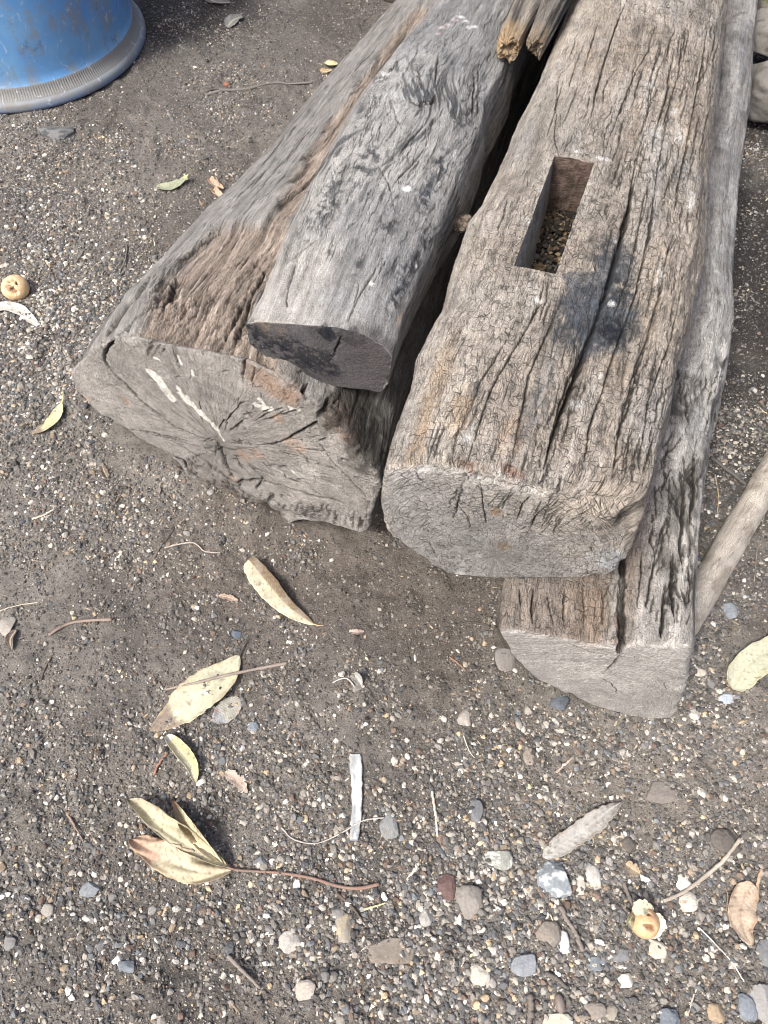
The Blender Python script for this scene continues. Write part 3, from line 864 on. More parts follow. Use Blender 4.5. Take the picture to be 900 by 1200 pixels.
# ================================================================== squared timber lying on the wide log
def do_upper():
    endpx = [(287, 381), (291, 402), (315, 421), (343, 433), (372, 446), (397, 454), (431, 457), (445, 461), (453, 452), (457, 435), (459, 418),
             (448, 405), (426, 392), (392, 383), (335, 379), (300, 377)]
    zt = .385
    left = [(289, 371, zt), (306, 338, zt), (324, 290, zt), (333, 266, zt), (360, 215, zt), (390, 170, zt), (420, 125, zt), (450, 86, zt), (468, 62, zt), (485, 45, zt), (523, 0, zt), (550, -40, zt)]
    right = [(477, 379, zt - .02), (482, 370, zt - .02), (502, 324, zt - .02), (523, 276, zt - .02), (550, 220, zt - .02), (568, 172, zt - .02), (571, 148, zt - .02), (592, 110, zt - .02), (602, 90, zt - .02), (606, 69, zt - .02), (622, 30, zt - .02), (640, 0, zt - .02), (660, -40, zt - .02)]
    far = [(0, .1), (0, .8), (.08, .95), (.35, 1), (.75, .97), (.95, .85), (1, .6), (1, .1), (.9, 0), (.1, 0)]
    az = 19.5; ax = np.array([math.sin(math.radians(az)), math.cos(math.radians(az)), 0])
    o = at(289, 377, zt)
    g = Log('squared_timber', az, (o @ ax, 0, .0), endpx, left, right, [(0, zt), (.5, zt + .01), (2.3, zt + .01)], [(0, .29), (.3, .26), (2.3, .26)], far, length=2.1, sig=.003, rr=lambda th: np.full(len(th), .003))
    g.capang = .2
    u, v, S, Z, cap = g.u, g.v, g.s_, g.z_, g.capf
    X, Y = g.P[:, 0], g.P[:, 1]
    n0 = fbm(X * 7, Y * 7, Z * 7, 4, 61)
    # grain that swirls round knots
    wu = u + .03 * n0; wv = v + .035 * fbm(X * 5, Y * 5, Z * 5, 2, 66)
    kx = g.pick(495, 120); r2 = ((g.P - kx) ** 2).sum(1)
    sw = np.exp(-r2 / .12 ** 2)
    wv = wv + sw * .05 * np.sin((u - 0.9) * 9)
    n1 = fbm(wu * 6, wv * 60, oct=4, seed=62); n2 = fbm(wu * 30, wv * 270, oct=3, seed=63); n3 = fbm(X * 60, Y * 60, Z * 60, 4, 64)
    lat = (S - g.ext[0]) / (g.ext[1] - g.ext[0])
    c = np.tile(srgb(162, 161, 157), (len(X), 1))
    c = mixc(c, srgb(184, 180, 172), smooth(-.1, .5, n0 + .3 * n1 + .2) * smooth(.5, .1, u) * .8)
    c = mixc(c, srgb(132, 134, 136), smooth(.0, .5, -n0 + .4 * n1) * .6)
    c = mixc(c, srgb(158, 148, 134), smooth(.1, .5, n0) * smooth(.7, 1.0, u) * .5)
    # blue-black mildew streaks in the middle
    mild = np.exp(-((u - .42) / .24) ** 2) * .75 + .25
    st = smooth(.08, .40, n2 * .8 + .45 * n1 + .25 * vnoise(X * 25, Y * 25, Z * 25, 68)) * mild * smooth(-.45, .2, fbm(X * 11, Y * 11, Z * 11, 3, 67))
    c = mixc(c, srgb(52, 58, 66), st * .85 * smooth(.05, .18, u))
    capc = np.tile(srgb(82, 78, 81), (len(X), 1)) * (1 + .13 * n3 + .08 * n0)[:, None]
    cb = smooth(.62, .30, lat + .15 * n0)
    capc = mixc(capc, srgb(96, 95, 98), cb * .6 * smooth(-.3, .3, n3))
    c = mixc2(c, capc, smooth(.3, .7, cap))
    g.col = c
    g.disp = (.0008 * n1 + .0007 * n2 + .0008 * n3) * (1 - .8 * cap) + .003 * n0
    g.disp -= st * .0015 * (1 - cap)
    CR = [([(448, 300), (434, 325), (419, 350), (408, 375), (400, 395), (385, 425)], .0007, .005), ([(455, 300), (440, 325), (428, 345)], .0005, .003),
          ([(352, 300), (343, 320), (337, 345), (335, 372)], .0006, .002), ([(404, 380), (398, 400), (386, 425)], .0009, .005),
          ([(432, 100), (446, 90), (458, 82), (470, 70)], .0022, .008), ([(480, 120), (492, 124), (504, 120), (512, 108)], .0022, .006), ([(486, 124), (500, 118), (514, 118)], .0014, .004),
          ([(513, 60), (512, 80), (510, 100)], .0014, .004), ([(420, 330), (414, 355)], .0005, .002), ([(372, 280), (352, 295), (336, 310)], .0008, .003),
          ([(440, 190), (455, 215), (462, 250)], .0008, .003), ([(500, 145), (480, 165), (465, 185)], .0018, .004), ([(498, 175), (480, 195), (462, 215)], .0014, .003),
          ([(455, 110), (462, 130), (470, 150)], .0010, .003), ([(553, 60), (556, 100), (552, 140)], .0016, .005), ([(562, 70), (560, 120), (556, 150)], .0010, .004)]
    for i, (pp, w, dep) in enumerate(CR):
        g.crack(pp, w * .75, dep, .9, seed=1500 + i * 7, wob=.003 if i not in (0, 1) else .0008)
    rs = np.random.default_rng(9)
    for i in range(110):
        t = rs.random(); y0 = 15 + 300 * t
        xl = np.interp(y0, [0, 62, 125, 170, 215, 266, 338], [523, 468, 420, 390, 360, 333, 306]); xr = np.interp(y0, [0, 69, 110, 172, 276, 379], [640, 604, 592, 568, 523, 477])
        x0 = xl + (xr - xl) * rs.uniform(.05, .98); L = rs.uniform(10, 34)
        g.crack([(x0, y0), (x0 - .45 * L * .5 + rs.normal() * 1.5, y0 + .5 * L), (x0 - .5 * L + rs.normal() * 3, y0 + L)], rs.uniform(.0004, .0008), .0006, .8, seed=1700 + i, wob=.004, col=(.035, .038, .044))
    for i, (x, y, a, b) in enumerate(((380, 240, .05, .03), (430, 190, .06, .03), (455, 260, .04, .02), (500, 230, .06, .018), (480, 330, .05, .012), (545, 140, .04, .02), (420, 310, .03, .008), (395, 215, .05, .02), (518, 190, .04, .02))):
        g.blob(x, y, a, b, srgb(44, 52, 64), .85, 110, seed=200 + i, nlo=.10, thr=.12)
    for i, (x, y, a, b) in enumerate(((465, 350, .04, .010), (476, 320, .04, .012), (490, 300, .03, .010), (500, 282, .03, .010))):
        g.blob(x, y, a, b, srgb(28, 38, 54), .95, 120, seed=230 + i, nlo=.02, thr=.12)
    for i, (x, y, a, b) in enumerate(((411, 395, .010, .014), (384, 391, .008, .013), (300, 394, .014, .026), (340, 412, .012, .034), (375, 425, .009, .030), (360, 418, .010, .020))):
        g.blob(x, y, a, b, srgb(20, 26, 40), .95, 150, seed=260 + i, nlo=-.1 if i > 1 else -.6, edge=.2, thr=.12)
    g.blob(430, 395 + 12, .02, .03, srgb(84, 78, 80), .7, 30, seed=280, nlo=-.6)
    g.blob(318, 383, .006, .018, srgb(150, 128, 100), .7, 130, seed=270, nlo=0)
    wh = srgb(238, 238, 235)
    for i, (x, y, a, b) in enumerate(((477, 220, .006, .0055), (435, 331, .003, .003), (489, 312, .003, .002), (451, 86, .005, .008), (446, 93, .003, .003), (337, 278, .002, .002), (515, 215, .004, .0015))):
        g.blob(x, y, a, b, wh, 1, 170, seed=300 + i, nlo=-.8, edge=.35)
    for i, (x, y) in enumerate(((513, 38), (518, 32), (524, 28), (532, 21), (540, 19), (546, 24), (550, 31), (556, 30))):
        g.blob(x, y, .004, .006, srgb(214, 196, 184) if i < 4 else wh, .85, 150, seed=330 + i, nlo=-.4, edge=.4)
    g.blob(470, 370, .02, .004, srgb(190, 160, 120), .7, 90, seed=340)
    g.msk[:, 0] = .10 * (1 - cap); g.msk[:, 1] = .7 - .55 * cap; g.weather(.24, .14, .0025, 340); g.col *= .95; g.msk[:, 2] = (.3 + .7 * (1 - cap)) * np.clip(.5 + .6 * mild, 0, 1) * smooth(.03, .15, u)
    ob = g.build()
    tag(ob, 'smooth grey squared timber with a dark stained end, lying on top of the wide log', 'timber beam', kind='thing')
    return g, ob

# ================================================================== wide log on the ground, left
def do_wide():
    endpx = [(80, 434), (86, 458), (103, 476), (127, 492), (160, 512), (185, 526), (205, 545), (225, 566), (250, 582), (275, 596), (302, 606), (330, 622), (350, 612), (385, 615), (412, 621), (430, 627),
             (434, 600), (444, 575), (441, 556), (425, 534), (405, 508), (385, 484), (352, 462), (330, 440), (290, 420), (240, 410), (200, 403), (165, 394), (150, 392), (140, 394), (122, 400), (100, 413)]
    left = [(100, 398, .14), (160, 332, .15), (180, 311, .15), (198, 290, .15), (240, 254, .15), (279, 212, .15), (306, 182, .15), (348, 134, .15), (396, 80, .15), (433, 40, .15), (477, -4, .15), (515, -40, .15)]
    az = 27; ar = math.radians(az)
    ax = np.array([math.sin(ar), math.cos(ar), 0]); la = np.array([math.cos(ar), -math.sin(ar), 0])
    p = at(302, 606, 0.0)
    # right edge kept inside the gap
    q0 = at(442, 560, .16)
    s0 = q0 @ la
    def rp(a, s_):
        P = ax * a + la * s_; P[2] = .15
        x, y = project(P[None]); return (float(x[0]), float(y[0]), .15)
    a0 = q0 @ ax
    right = [rp(a0 + d, s0 - k) for d, k in ((.1, .02), (.3, .05), (.6, .10), (1.0, .17), (1.5, .25), (2.0, .33))]
    far = [(0, .1), (-.0, .35), (.05, .6), (.2, .85), (.4, .97), (.6, .97), (.8, .8), (.95, .6), (1, .3), (.95, .05), (.7, 0), (.1, 0)]
    e2 = .17; e1 = .0
    e0 = p @ ax - e1 * (p @ la)
    g = Log('wide_log', az, (e0, e1, e2), endpx, left, right, [(0, .30), (.25, .29), (.6, .26), (2.3, .26)], [(0, 0), (2.3, 0)], far, length=2.2, sig=.006, rr=lambda th: np.full(len(th), .007), ds=.0016, capd=.0022, morph=.7, zbase=-.015)
    g.capang = -.12
    u, v, S, Z, cap = g.u, g.v, g.s_, g.z_, g.capf
    X, Y = g.P[:, 0], g.P[:, 1]
    n0 = fbm(X * 6, Y * 6, Z * 6, 4, 81)
    wv = v + .02 * fbm(X * 9, Y * 9, Z * 9, 2, 85)
    n1 = fbm(u * 5, wv * 50, oct=4, seed=82); n2 = fbm(u * 22, wv * 170, oct=3, seed=83); n3 = fbm(X * 60, Y * 60, Z * 60, 4, 84)
    lat = (S - g.ext[0]) / (g.ext[1] - g.ext[0])
    g.lat = lat
    c = np.tile(srgb(152, 149, 144), (len(X), 1))
    c = mixc(c, srgb(122, 119, 114), smooth(.0, .5, -n0 + .4 * n1) * .6)
    c = mixc(c, srgb(166, 162, 156), smooth(.1, .5, n1) * .5)
    # brown fibrous rotten zone: top near the end, then a ribbon running up the log
    b = lambda px, py: g.pick(px, py)
    D, T = g.polydist([b(*q) for q in ((215, 400), (235, 350), (275, 300), (320, 300))], .03, 14, 5, .2)
    D2, _ = g.polydist([b(*q) for q in ((265, 350), (300, 290), (340, 235), (365, 200), (398, 148), (430, 100), (455, 70), (470, 40), (490, 15))], .012, 22, 6, .1)
    D3, _ = g.polydist([b(*q) for q in ((190, 395), (255, 390), (285, 410))], .02, 20, 7, .1)
    ext = .03 * n0 + .02 * n1
    rot = np.maximum(np.maximum(smooth(.105, .07, D + ext), smooth(.034, .018, D2 + ext * .7)), smooth(.07, .04, D3 + ext)) * (1 - smooth(.2, .8, cap))
    fl = fbm(u * 7, wv * 80, oct=3, seed=88); fl2 = fbm(u * 26, wv * 330, oct=3, seed=89)
    bc = np.tile(srgb(164, 144, 126), (len(X), 1))
    bc = mixc(bc, srgb(192, 174, 154), smooth(0, .5, fl2))
    bc = mixc(bc, srgb(96, 76, 60), smooth(.1, .6, -fl) * .8)
    c = mixc2(c, bc, rot * .92)
    # cap: dark grey sawn face with radial saw marks
    ang = np.arctan2(Z - .02, S - (g.ext[0] + .40)); rad = np.hypot(Z - .02, S - (g.ext[0] + .40))
    rings = fbm(rad * 220, ang * 5, oct=3, seed=91)
    pc_ = g.pick(258, 520); rd_ = np.hypot(S - pc_ @ g.la, Z - pc_[2]); an_ = np.arctan2(S - pc_ @ g.la, Z - pc_[2])
    g.cappol = ('rays', float(pc_ @ g.la), float(pc_[2]), .11)
    saw = .6 * fbm(rd_ * 18, an_ * 26, oct=4, seed=92) + .5 * fbm(rd_ * 170, an_ * 3, oct=3, seed=98)
    saw2 = saw + .0 * S
    sm = np.where(lat < .33, saw2, saw)
    cc = np.tile(srgb(150, 145, 138), (len(X), 1)) * (1 + .28 * sm + .10 * n3 + .12 * n0)[:, None]
    cc = mixc(cc, srgb(150, 144, 137), smooth(.0, .5, n0 + (lat - .55)) * smooth(.02, .14, .2 - abs(Z - .10)) * .6)
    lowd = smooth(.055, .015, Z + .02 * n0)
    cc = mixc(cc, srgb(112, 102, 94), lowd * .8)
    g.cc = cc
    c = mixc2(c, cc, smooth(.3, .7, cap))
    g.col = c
    side = smooth(.12, .0, lat) * (1 - cap)
    g.disp = (.003 * n1 + .0012 * n2 + .007 * n0) * (1 - cap) + cap * (.0012 * sm + .0010 * n3 + .004 * n0)
    Dg, Tg = g.polydist([b(*q) for q in ((210, 318), (190, 348), (165, 370), (150, 385), (131, 403))], .006, 30, 44, .12)
    sgn = ((g.P - b(165, 370)) @ g.la)
    g.disp -= .013 * smooth(.03, .0, Dg) * 0
    shell = smooth(.10, .085, Dg) * (lat < .32) * (1 - cap) * smooth(.42, .30, u)
    below = smooth(0.005, -.005, (g.s_ - np.interp(u, [0, .05, .12, .22, .34, .45], [g.ext[0] + .062, g.ext[0] + .062, g.ext[0] + .065, g.ext[0] + .062, g.ext[0] + .045, g.ext[0]]))) * smooth(.40, .26, u) * (1 - cap)
    g.disp -= below * .012
    g.col = mixc(g.col, srgb(120, 116, 111), below * .7)
    g.disp += rot * (-.008 + .005 * fl + .0022 * fl2 + .0008 * vnoise(u * 160, wv * 260, seed=90))
    # cap low part: broken, stepped back
    brk = smooth(.065, .045, Z + .018 * fbm(S * 9, Z * 4, oct=3, seed=95)) * cap
    g.disp -= brk * (.010 + .010 * fbm(S * 50, Z * 22, oct=4, seed=96))
    # separated outer shell on the left: a groove following the outline
    CR = [([(197, 345), (180, 358), (165, 370), (150, 385), (130, 403), (122, 418), (128, 432), (145, 448), (160, 465), (182, 483), (205, 500), (245, 516)], .0042, .022),
          ([(205, 320), (196, 345), (184, 356)], .007, .016),
          ([(262, 540), (268, 548), (272, 562)], .003, .012), ([(235, 522), (252, 530), (262, 524), (270, 528), (285, 526)], .0016, .008),
          ([(252, 513), (258, 524), (262, 538), (270, 555), (276, 565)], .0026, .012),
          ([(300, 522), (325, 520), (350, 508), (372, 495), (390, 473), (402, 455)], .0024, .012), ([(372, 492), (380, 478), (392, 462)], .006, .03),
          ([(360, 505), (375, 522), (390, 542), (408, 560), (428, 582), (440, 595)], .0020, .012),
          ([(350, 472), (355, 460), (362, 448)], .0035, .02), ([(286, 402), (286, 420), (284, 436), (285, 448)], .002, .01), ([(298, 425), (296, 440), (297, 455)], .0016, .008),
          ([(270, 555), (262, 575), (255, 590)], .0022, .008), ([(285, 560), (276, 578)], .0022, .008), ([(308, 558), (298, 575)], .0022, .008), ([(215, 555), (222, 570), (232, 578)], .003, .01),
          ([(290, 545), (305, 552), (320, 557)], .0012, .005), ([(244, 540), (248, 552)], .002, .008),
          ([(318, 295), (300, 330), (285, 365), (272, 395), (262, 420)], .004, .014), ([(290, 335), (270, 375), (250, 405), (235, 425)], .004, .013), ([(262, 330), (240, 350), (215, 372)], .003, .010),
          ([(322, 310), (308, 345), (295, 375), (284, 400)], .003, .012), ([(240, 330), (225, 352), (205, 365)], .003, .008),
          ([(420, 130), (400, 160), (380, 190), (350, 220), (330, 240)], .0025, .010), ([(200, 404), (206, 420), (208, 430)], .0015, .004), ([(300, 290), (262, 312), (235, 320)], .001, .003),
          ([(262, 262), (232, 285), (205, 310)], .0012, .003), ([(385, 130), (360, 160), (330, 190), (300, 225)], .0008, .002), ([(310, 200), (290, 222), (265, 250)], .0008, .002)]
    for i, (pp, w, dep) in enumerate(CR):
        g.crack(pp, w * .55, dep, .9, seed=2500 + i * 7, wob=.004)
    rs = np.random.default_rng(12)
    for i in range(150):      # flutes of the rotten wood
        x0 = rs.uniform(180, 330); y0 = rs.uniform(290, 395)
        if x0 > 330 - (y0 - 290) * .4: continue
        L = rs.uniform(12, 45)
        g.crack([(x0, y0), (x0 - .35 * L, y0 + .5 * L), (x0 - .65 * L, y0 + L)] if y0 + L < 425 else [(x0, y0), (x0 - 6, y0 + 10)], rs.uniform(.0006, .0015), rs.uniform(.001, .004), .65, seed=2800 + i, wob=.006, col=(.05, .036, .026))
    for i in range(20):      # radial drying splits
        a = rs.uniform(-3.1, 3.1); r0_ = rs.uniform(5, 50); L = rs.uniform(14, 60)
        q0 = (258 + r0_ * 1.5 * math.cos(a), 520 + r0_ * .7 * math.sin(a)); q1 = (258 + (r0_ + L) * 1.5 * math.cos(a + .1), 520 + (r0_ + L) * .7 * math.sin(a + .1))
        if not (110 < q1[0] < 430 and 408 < q1[1] < 600): continue
        g.crack([q0, ((q0[0] + q1[0]) / 2 + rs.normal() * 2, (q0[1] + q1[1]) / 2 + rs.normal() * 2), q1], rs.uniform(.0005, .0010), .003, .85, seed=3050 + i, wob=.003)
    for i in range(90):      # short checks on the sawn face
        x0 = rs.uniform(200, 420); y0 = rs.uniform(430, 590)
        if y0 > 600 - (x0 < 250) * 50: continue
        L = rs.uniform(4, 14); a = rs.uniform(-.5, .5) + (1.3 if rs.random() < .4 else 0)
        g.crack([(x0, y0), (x0 + L * math.cos(a), y0 + L * math.sin(a))], rs.uniform(.0006, .0012), rs.uniform(.001, .004), .7, seed=3100 + i, wob=.002)
    # brown inner wood by the upper timber
    for i, (x, y, a, bb, cl) in enumerate(((320, 452, .03, .022, (170, 136, 108)), (340, 465, .02, .018, (160, 125, 98)), (400, 490, .03, .02, (140, 112, 92)), (412, 510, .02, .012, (150, 120, 98)), (300, 440, .015, .02, (158, 128, 104)), (325, 490, .01, .01, (170, 140, 115)))):
        g.blob(x, y, a, bb, srgb(*cl), .8, 60, seed=400 + i, nlo=-.3)
    for i, (x, y, a, bb) in enumerate(((272, 560, .004, .012), (345, 522, .003, .02), (285, 533, .003, .015), (440, 0, .01, .01), (150, 470, .003, .01), (90, 455, .012, .004), (300, 533, .003, .012))):
        g.blob(x, y, a, bb, srgb(176, 140, 112), .7, 100, seed=430 + i, nlo=-.2)
    g.blob(102, 466, .022, .009, srgb(186, 156, 138), .8, 80, seed=450, nlo=-.4)
    for i, (x, y, a, bb) in enumerate(((372, 555, .02, .03), (355, 548, .02, .02), (330, 605, .015, .06))):
        g.blob(x, y, a, bb, srgb(178, 172, 164), .6, 70, seed=460 + i, nlo=.0)
    # white paint wiped across the sawn face
    wh = srgb(232, 228, 216)
    for i, (pts, w) in enumerate((([(177, 436), (187, 449), (200, 466)], .0065), ([(186, 442), (202, 468)], .005), ([(208, 454), (214, 464), (222, 472)], .003), ([(212, 462), (220, 470)], .005), ([(220, 466), (232, 480), (244, 492), (254, 503)], .0042), ([(208, 418), (212, 426)], .002), ([(224, 434), (226, 440)], .0014),
                                  ([(300, 475), (318, 480)], .004), ([(304, 468), (310, 474)], .003), ([(181, 420), (185, 421)], .002), ([(252, 500), (262, 516)], .0016), ([(340, 478), (350, 480)], .003), ([(338, 548), (352, 560)], .0012))):
        D, T = g.polydist([b(*q) for q in pts], .002, 60, 30 + i, .03)
        nn = .5 * saw2 + .6 * vnoise(S * 260, Z * 260, seed=97 + i)
        f = smooth(1.2, .8, D / w + .9 * fbm(S * 90 + Z * 60, Z * 300 - S * 190, oct=3, seed=60 + i) - .1)
        g.col = mixc(g.col, wh, np.clip(f, 0, 1) * (.95 if i not in (12,) else .5))
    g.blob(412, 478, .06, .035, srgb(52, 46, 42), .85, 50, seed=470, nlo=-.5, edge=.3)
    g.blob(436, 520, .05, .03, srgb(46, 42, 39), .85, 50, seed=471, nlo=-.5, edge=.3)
    g.crack([(180, 322), (168, 340), (150, 362), (132, 388), (124, 404)], .006, .016, .75, seed=91, wob=.006)
    g.crack([(178, 505), (212, 522), (248, 545), (275, 566), (300, 562), (330, 570), (365, 580), (400, 588), (436, 600)], .0016, .010, .8, seed=92, wob=.006)
    for i in range(75):      # torn strokes of the ragged lower layer
        x0 = rs.uniform(215, 425); y0 = np.interp(x0, [215, 275, 300, 430], [535, 572, 572, 598]) + rs.uniform(0, 14)
        L = rs.uniform(6, 22); sl = rs.uniform(-.9, -.1)
        g.crack([(x0, y0), (x0 + sl * L * .6, y0 + L)], rs.uniform(.0005, .0014), rs.uniform(.001, .0035), .8, seed=3300 + i, wob=.003)
    for i in range(60):      # grain strokes of the shoulder
        t = rs.random(); y0 = 40 + 300 * t; x0 = np.interp(y0, [0, 134, 212, 311, 395], [478, 348, 279, 185, 118]) + rs.uniform(8, 60); L = rs.uniform(14, 45)
        g.crack([(x0, y0), (x0 - .8 * L, y0 + L)], rs.uniform(.0004, .0009), .001, .7, seed=3500 + i, wob=.003)
    g.weather(.26, .17, .006, 360)
    g.col *= .95
    g.msk[:, 0] = .12 + rot * .15; g.msk[:, 1] = np.clip(.55 - .15 * cap, 0, 1); g.msk[:, 2] = .8 - .3 * cap
    ob = g.build()
    tag(ob, 'wide low log with brown rotten fibres and white paint streaks on its sawn end', 'log', kind='thing')
    return g, ob

G_WIDE, O_WIDE = do_wide()
G_UP, O_UP = do_upper()
G_LOW, O_LOW = do_lower()
G_MOR, O_MOR = do_mortised()
# ------------------------------------------------------------------ ground sheet
def axis_coords(lo, hi, step, far):
    a = list(np.arange(lo, hi, step)); s = step; x = a[-1]
    while x < far:
        s *= 1.25; x += s; a.append(x)
    s = step; x = a[0]; pre = []
    while x > -far:
        s *= 1.25; x -= s; pre.append(x)
    return np.array(pre[::-1] + a)

def build_ground():
    gx = axis_coords(-1.4, 1.4, .0038, 40); gy = axis_coords(-.3, 2.55, .0036, 40)
    X, Y = np.meshgrid(gx, gy)
    h = gh(X, Y)
    m = (np.abs(X) < 1.6) & (Y > -.6) & (Y < 3)
    Xi, Yi = X[m], Y[m]
    fine = .0026 * fbm(Xi * 55, Yi * 55, oct=4, seed=13, gain=.6)
    clod = np.maximum(0, fbm(Xi * 24, Yi * 24, oct=3, seed=14) - .12) * .014
    h[m] += fine + clod
    # crumbly soil heaped against the end of the wide log
    V = np.stack([X.ravel(), Y.ravel(), h.ravel()], 1)
    ny, nx = X.shape
    i = np.arange(ny - 1)[:, None]; j = np.arange(nx - 1)[None]
    Fq = np.stack([i * nx + j, i * nx + j + 1, (i + 1) * nx + j + 1, (i + 1) * nx + j], -1).reshape(-1, 4)
    x, y = V[:, 0], V[:, 1]
    n = fbm(x * 3, y * 3, oct=4, seed=15); n2 = fbm(x * 12, y * 12, oct=4, seed=16)
    c = np.tile(srgb(124, 118, 110), (len(x), 1))
    c = mixc(c, srgb(98, 92, 86), smooth(-.1, .5, n + .5 * n2) * .8)
    c = mixc(c, srgb(142, 136, 127), smooth(.1, .6, -n + .4 * n2) * .6)
    px, py = project(V)
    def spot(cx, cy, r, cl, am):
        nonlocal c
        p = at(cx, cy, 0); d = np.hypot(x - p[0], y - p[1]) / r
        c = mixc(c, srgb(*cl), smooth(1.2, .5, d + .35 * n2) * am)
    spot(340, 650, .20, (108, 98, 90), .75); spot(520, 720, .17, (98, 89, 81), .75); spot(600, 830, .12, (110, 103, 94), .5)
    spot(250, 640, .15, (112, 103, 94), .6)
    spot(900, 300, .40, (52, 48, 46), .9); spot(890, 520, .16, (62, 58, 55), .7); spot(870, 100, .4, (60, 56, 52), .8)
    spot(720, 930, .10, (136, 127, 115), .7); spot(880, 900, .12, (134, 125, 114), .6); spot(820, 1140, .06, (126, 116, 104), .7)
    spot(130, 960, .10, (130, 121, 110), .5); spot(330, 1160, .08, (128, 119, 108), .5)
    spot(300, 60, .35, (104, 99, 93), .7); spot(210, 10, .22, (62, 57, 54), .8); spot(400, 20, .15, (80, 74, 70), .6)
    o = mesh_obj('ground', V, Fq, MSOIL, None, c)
    tag(o, kind='structure')
    return o
build_ground()

def gz(x, y):
    """height of the built sheet (with its fine relief)"""
    x = np.asarray(x, float); y = np.asarray(y, float)
    return gh(x, y) + .0026 * fbm(x * 55, y * 55, oct=4, seed=13, gain=.6) + np.maximum(0, fbm(x * 24, y * 24, oct=3, seed=14) - .12) * .014

def gat(px, py, lift=0.0):
    p = at(px, py, lift)
    z = float(gz(p[0], p[1])) + lift
    p = at(px, py, z)
    return p

# ------------------------------------------------------------------ stones
def ico(sub):
    t = (1 + 5 ** .5) / 2
    v = [(-1, t, 0), (1, t, 0), (-1, -t, 0), (1, -t, 0), (0, -1, t), (0, 1, t), (0, -1, -t), (0, 1, -t), (t, 0, -1), (t, 0, 1), (-t, 0, -1), (-t, 0, 1)]
    f = [(0, 11, 5), (0, 5, 1), (0, 1, 7), (0, 7, 10), (0, 10, 11), (1, 5, 9), (5, 11, 4), (11, 10, 2), (10, 7, 6), (7, 1, 8), (3, 9, 4), (3, 4, 2), (3, 2, 6), (3, 6, 8), (3, 8, 9), (4, 9, 5), (2, 4, 11), (6, 2, 10), (8, 6, 7), (9, 8, 1)]
    v = [np.array(q, float) / np.linalg.norm(q) for q in v]
    for _ in range(sub):
        cache = {}; nf = []
        def mid(a, b):
            k = (min(a, b), max(a, b))
            if k not in cache:
                m = v[a] + v[b]; v.append(m / np.linalg.norm(m)); cache[k] = len(v) - 1
            return cache[k]
        for a, b, c in f:
            ab, bc, ca = mid(a, b), mid(b, c), mid(c, a)
            nf += [(a, ab, ca), (b, bc, ab), (c, ca, bc), (ab, bc, ca)]
        f = nf
    return np.array(v), np.array(f)
ICO = [ico(0), ico(1), ico(2), ico(3), ico(4)]

PAL = [((132, 126, 118), 5), ((112, 110, 108), 5), ((96, 97, 99), 5), ((160, 152, 140), 4), ((180, 171, 155), 2.4), ((204, 198, 186), 1.6), ((84, 82, 79), 4), ((150, 130, 105), 1.6), ((122, 100, 86), 1.5), ((222, 218, 210), .5), ((112, 117, 121), 1.5), ((196, 170, 128), .8)]
PALC = np.array([srgb(*c) for c, w in PAL]); PALW = np.array([w for c, w in PAL]); PALW = PALW / PALW.sum()

def log_mask(x, y):
    """true where a log covers the ground"""
    m = np.zeros(len(x), bool)
    for g in (G_WIDE, G_LOW):
        e0 = g.plane[0]
        s_ = x * g.la[0] + y * g.la[1]; a = x * g.ax[0] + y * g.ax[1] - e0 - g.plane[1] * s_
        L = np.interp(a, g.LA, g.LS); R = np.interp(a, g.RA, g.RS)
        m |= (a > .012) & (s_ > L + (.03 if g is G_WIDE else .015 + .10 * smooth(.10, .02, a))) & (s_ < R - .02)
    return m

def density(x, y):
    px, py = project(np.stack([x, y, np.zeros_like(x)], 1))
    n = fbm(x * 5, y * 5, oct=3, seed=51)
    n5 = fbm(x * 22, y * 22, oct=3, seed=52)
    d = .29 + .5 * n + .42 * n5
    d = d + .62 * np.exp(-((px - 640) / 320) ** 2 - ((py - 1090) / 170) ** 2)
    d = d + .6 * np.exp(-((px - 60) / 130) ** 2 - ((py - 400) / 170) ** 2)
    d = d + .25 * np.exp(-((px - 200) / 300) ** 2 - ((py - 1000) / 200) ** 2)
    d = d + .25 * np.exp(-((px - 860) / 80) ** 2 - ((py - 700) / 110) ** 2)
    d = d - .12 * np.exp(-((px - 430) / 170) ** 2 - ((py - 690) / 70) ** 2)
    d = d - .35 * np.exp(-((px - 740) / 110) ** 2 - ((py - 935) / 40) ** 2)
    d = d - .25 * smooth(300, 60, py) * (px < 500) - .2 * ((px > 830) & (py < 480))
    d = d - .2 * np.exp(-((px - 120) / 130) ** 2 - ((py - 960) / 70) ** 2)
    d = d - .25 * np.exp(-((px - 830) / 60) ** 2 - ((py - 1130) / 40) ** 2)
    return np.clip(d, .03, 1.2)

def scatter(n, dens_pow=1.0):
    out = []; tot = 0
    while tot < n:
        y = RNG.uniform(-.3, 2.6, n * 2); x = RNG.uniform(-1.5, 1.5, n * 2)
        px, py = project(np.stack([x, y, np.zeros_like(x)], 1))
        k = (px > -190) & (px < 1090) & (py > -60) & (py < 1330)
        x, y = x[k], y[k]
        d = density(x, y) ** dens_pow
        k = (RNG.random(len(x)) < d) & ~log_mask(x, y)
        out.append(np.stack([x[k], y[k]], 1)); tot += k.sum()
    return np.concatenate(out)[:n]

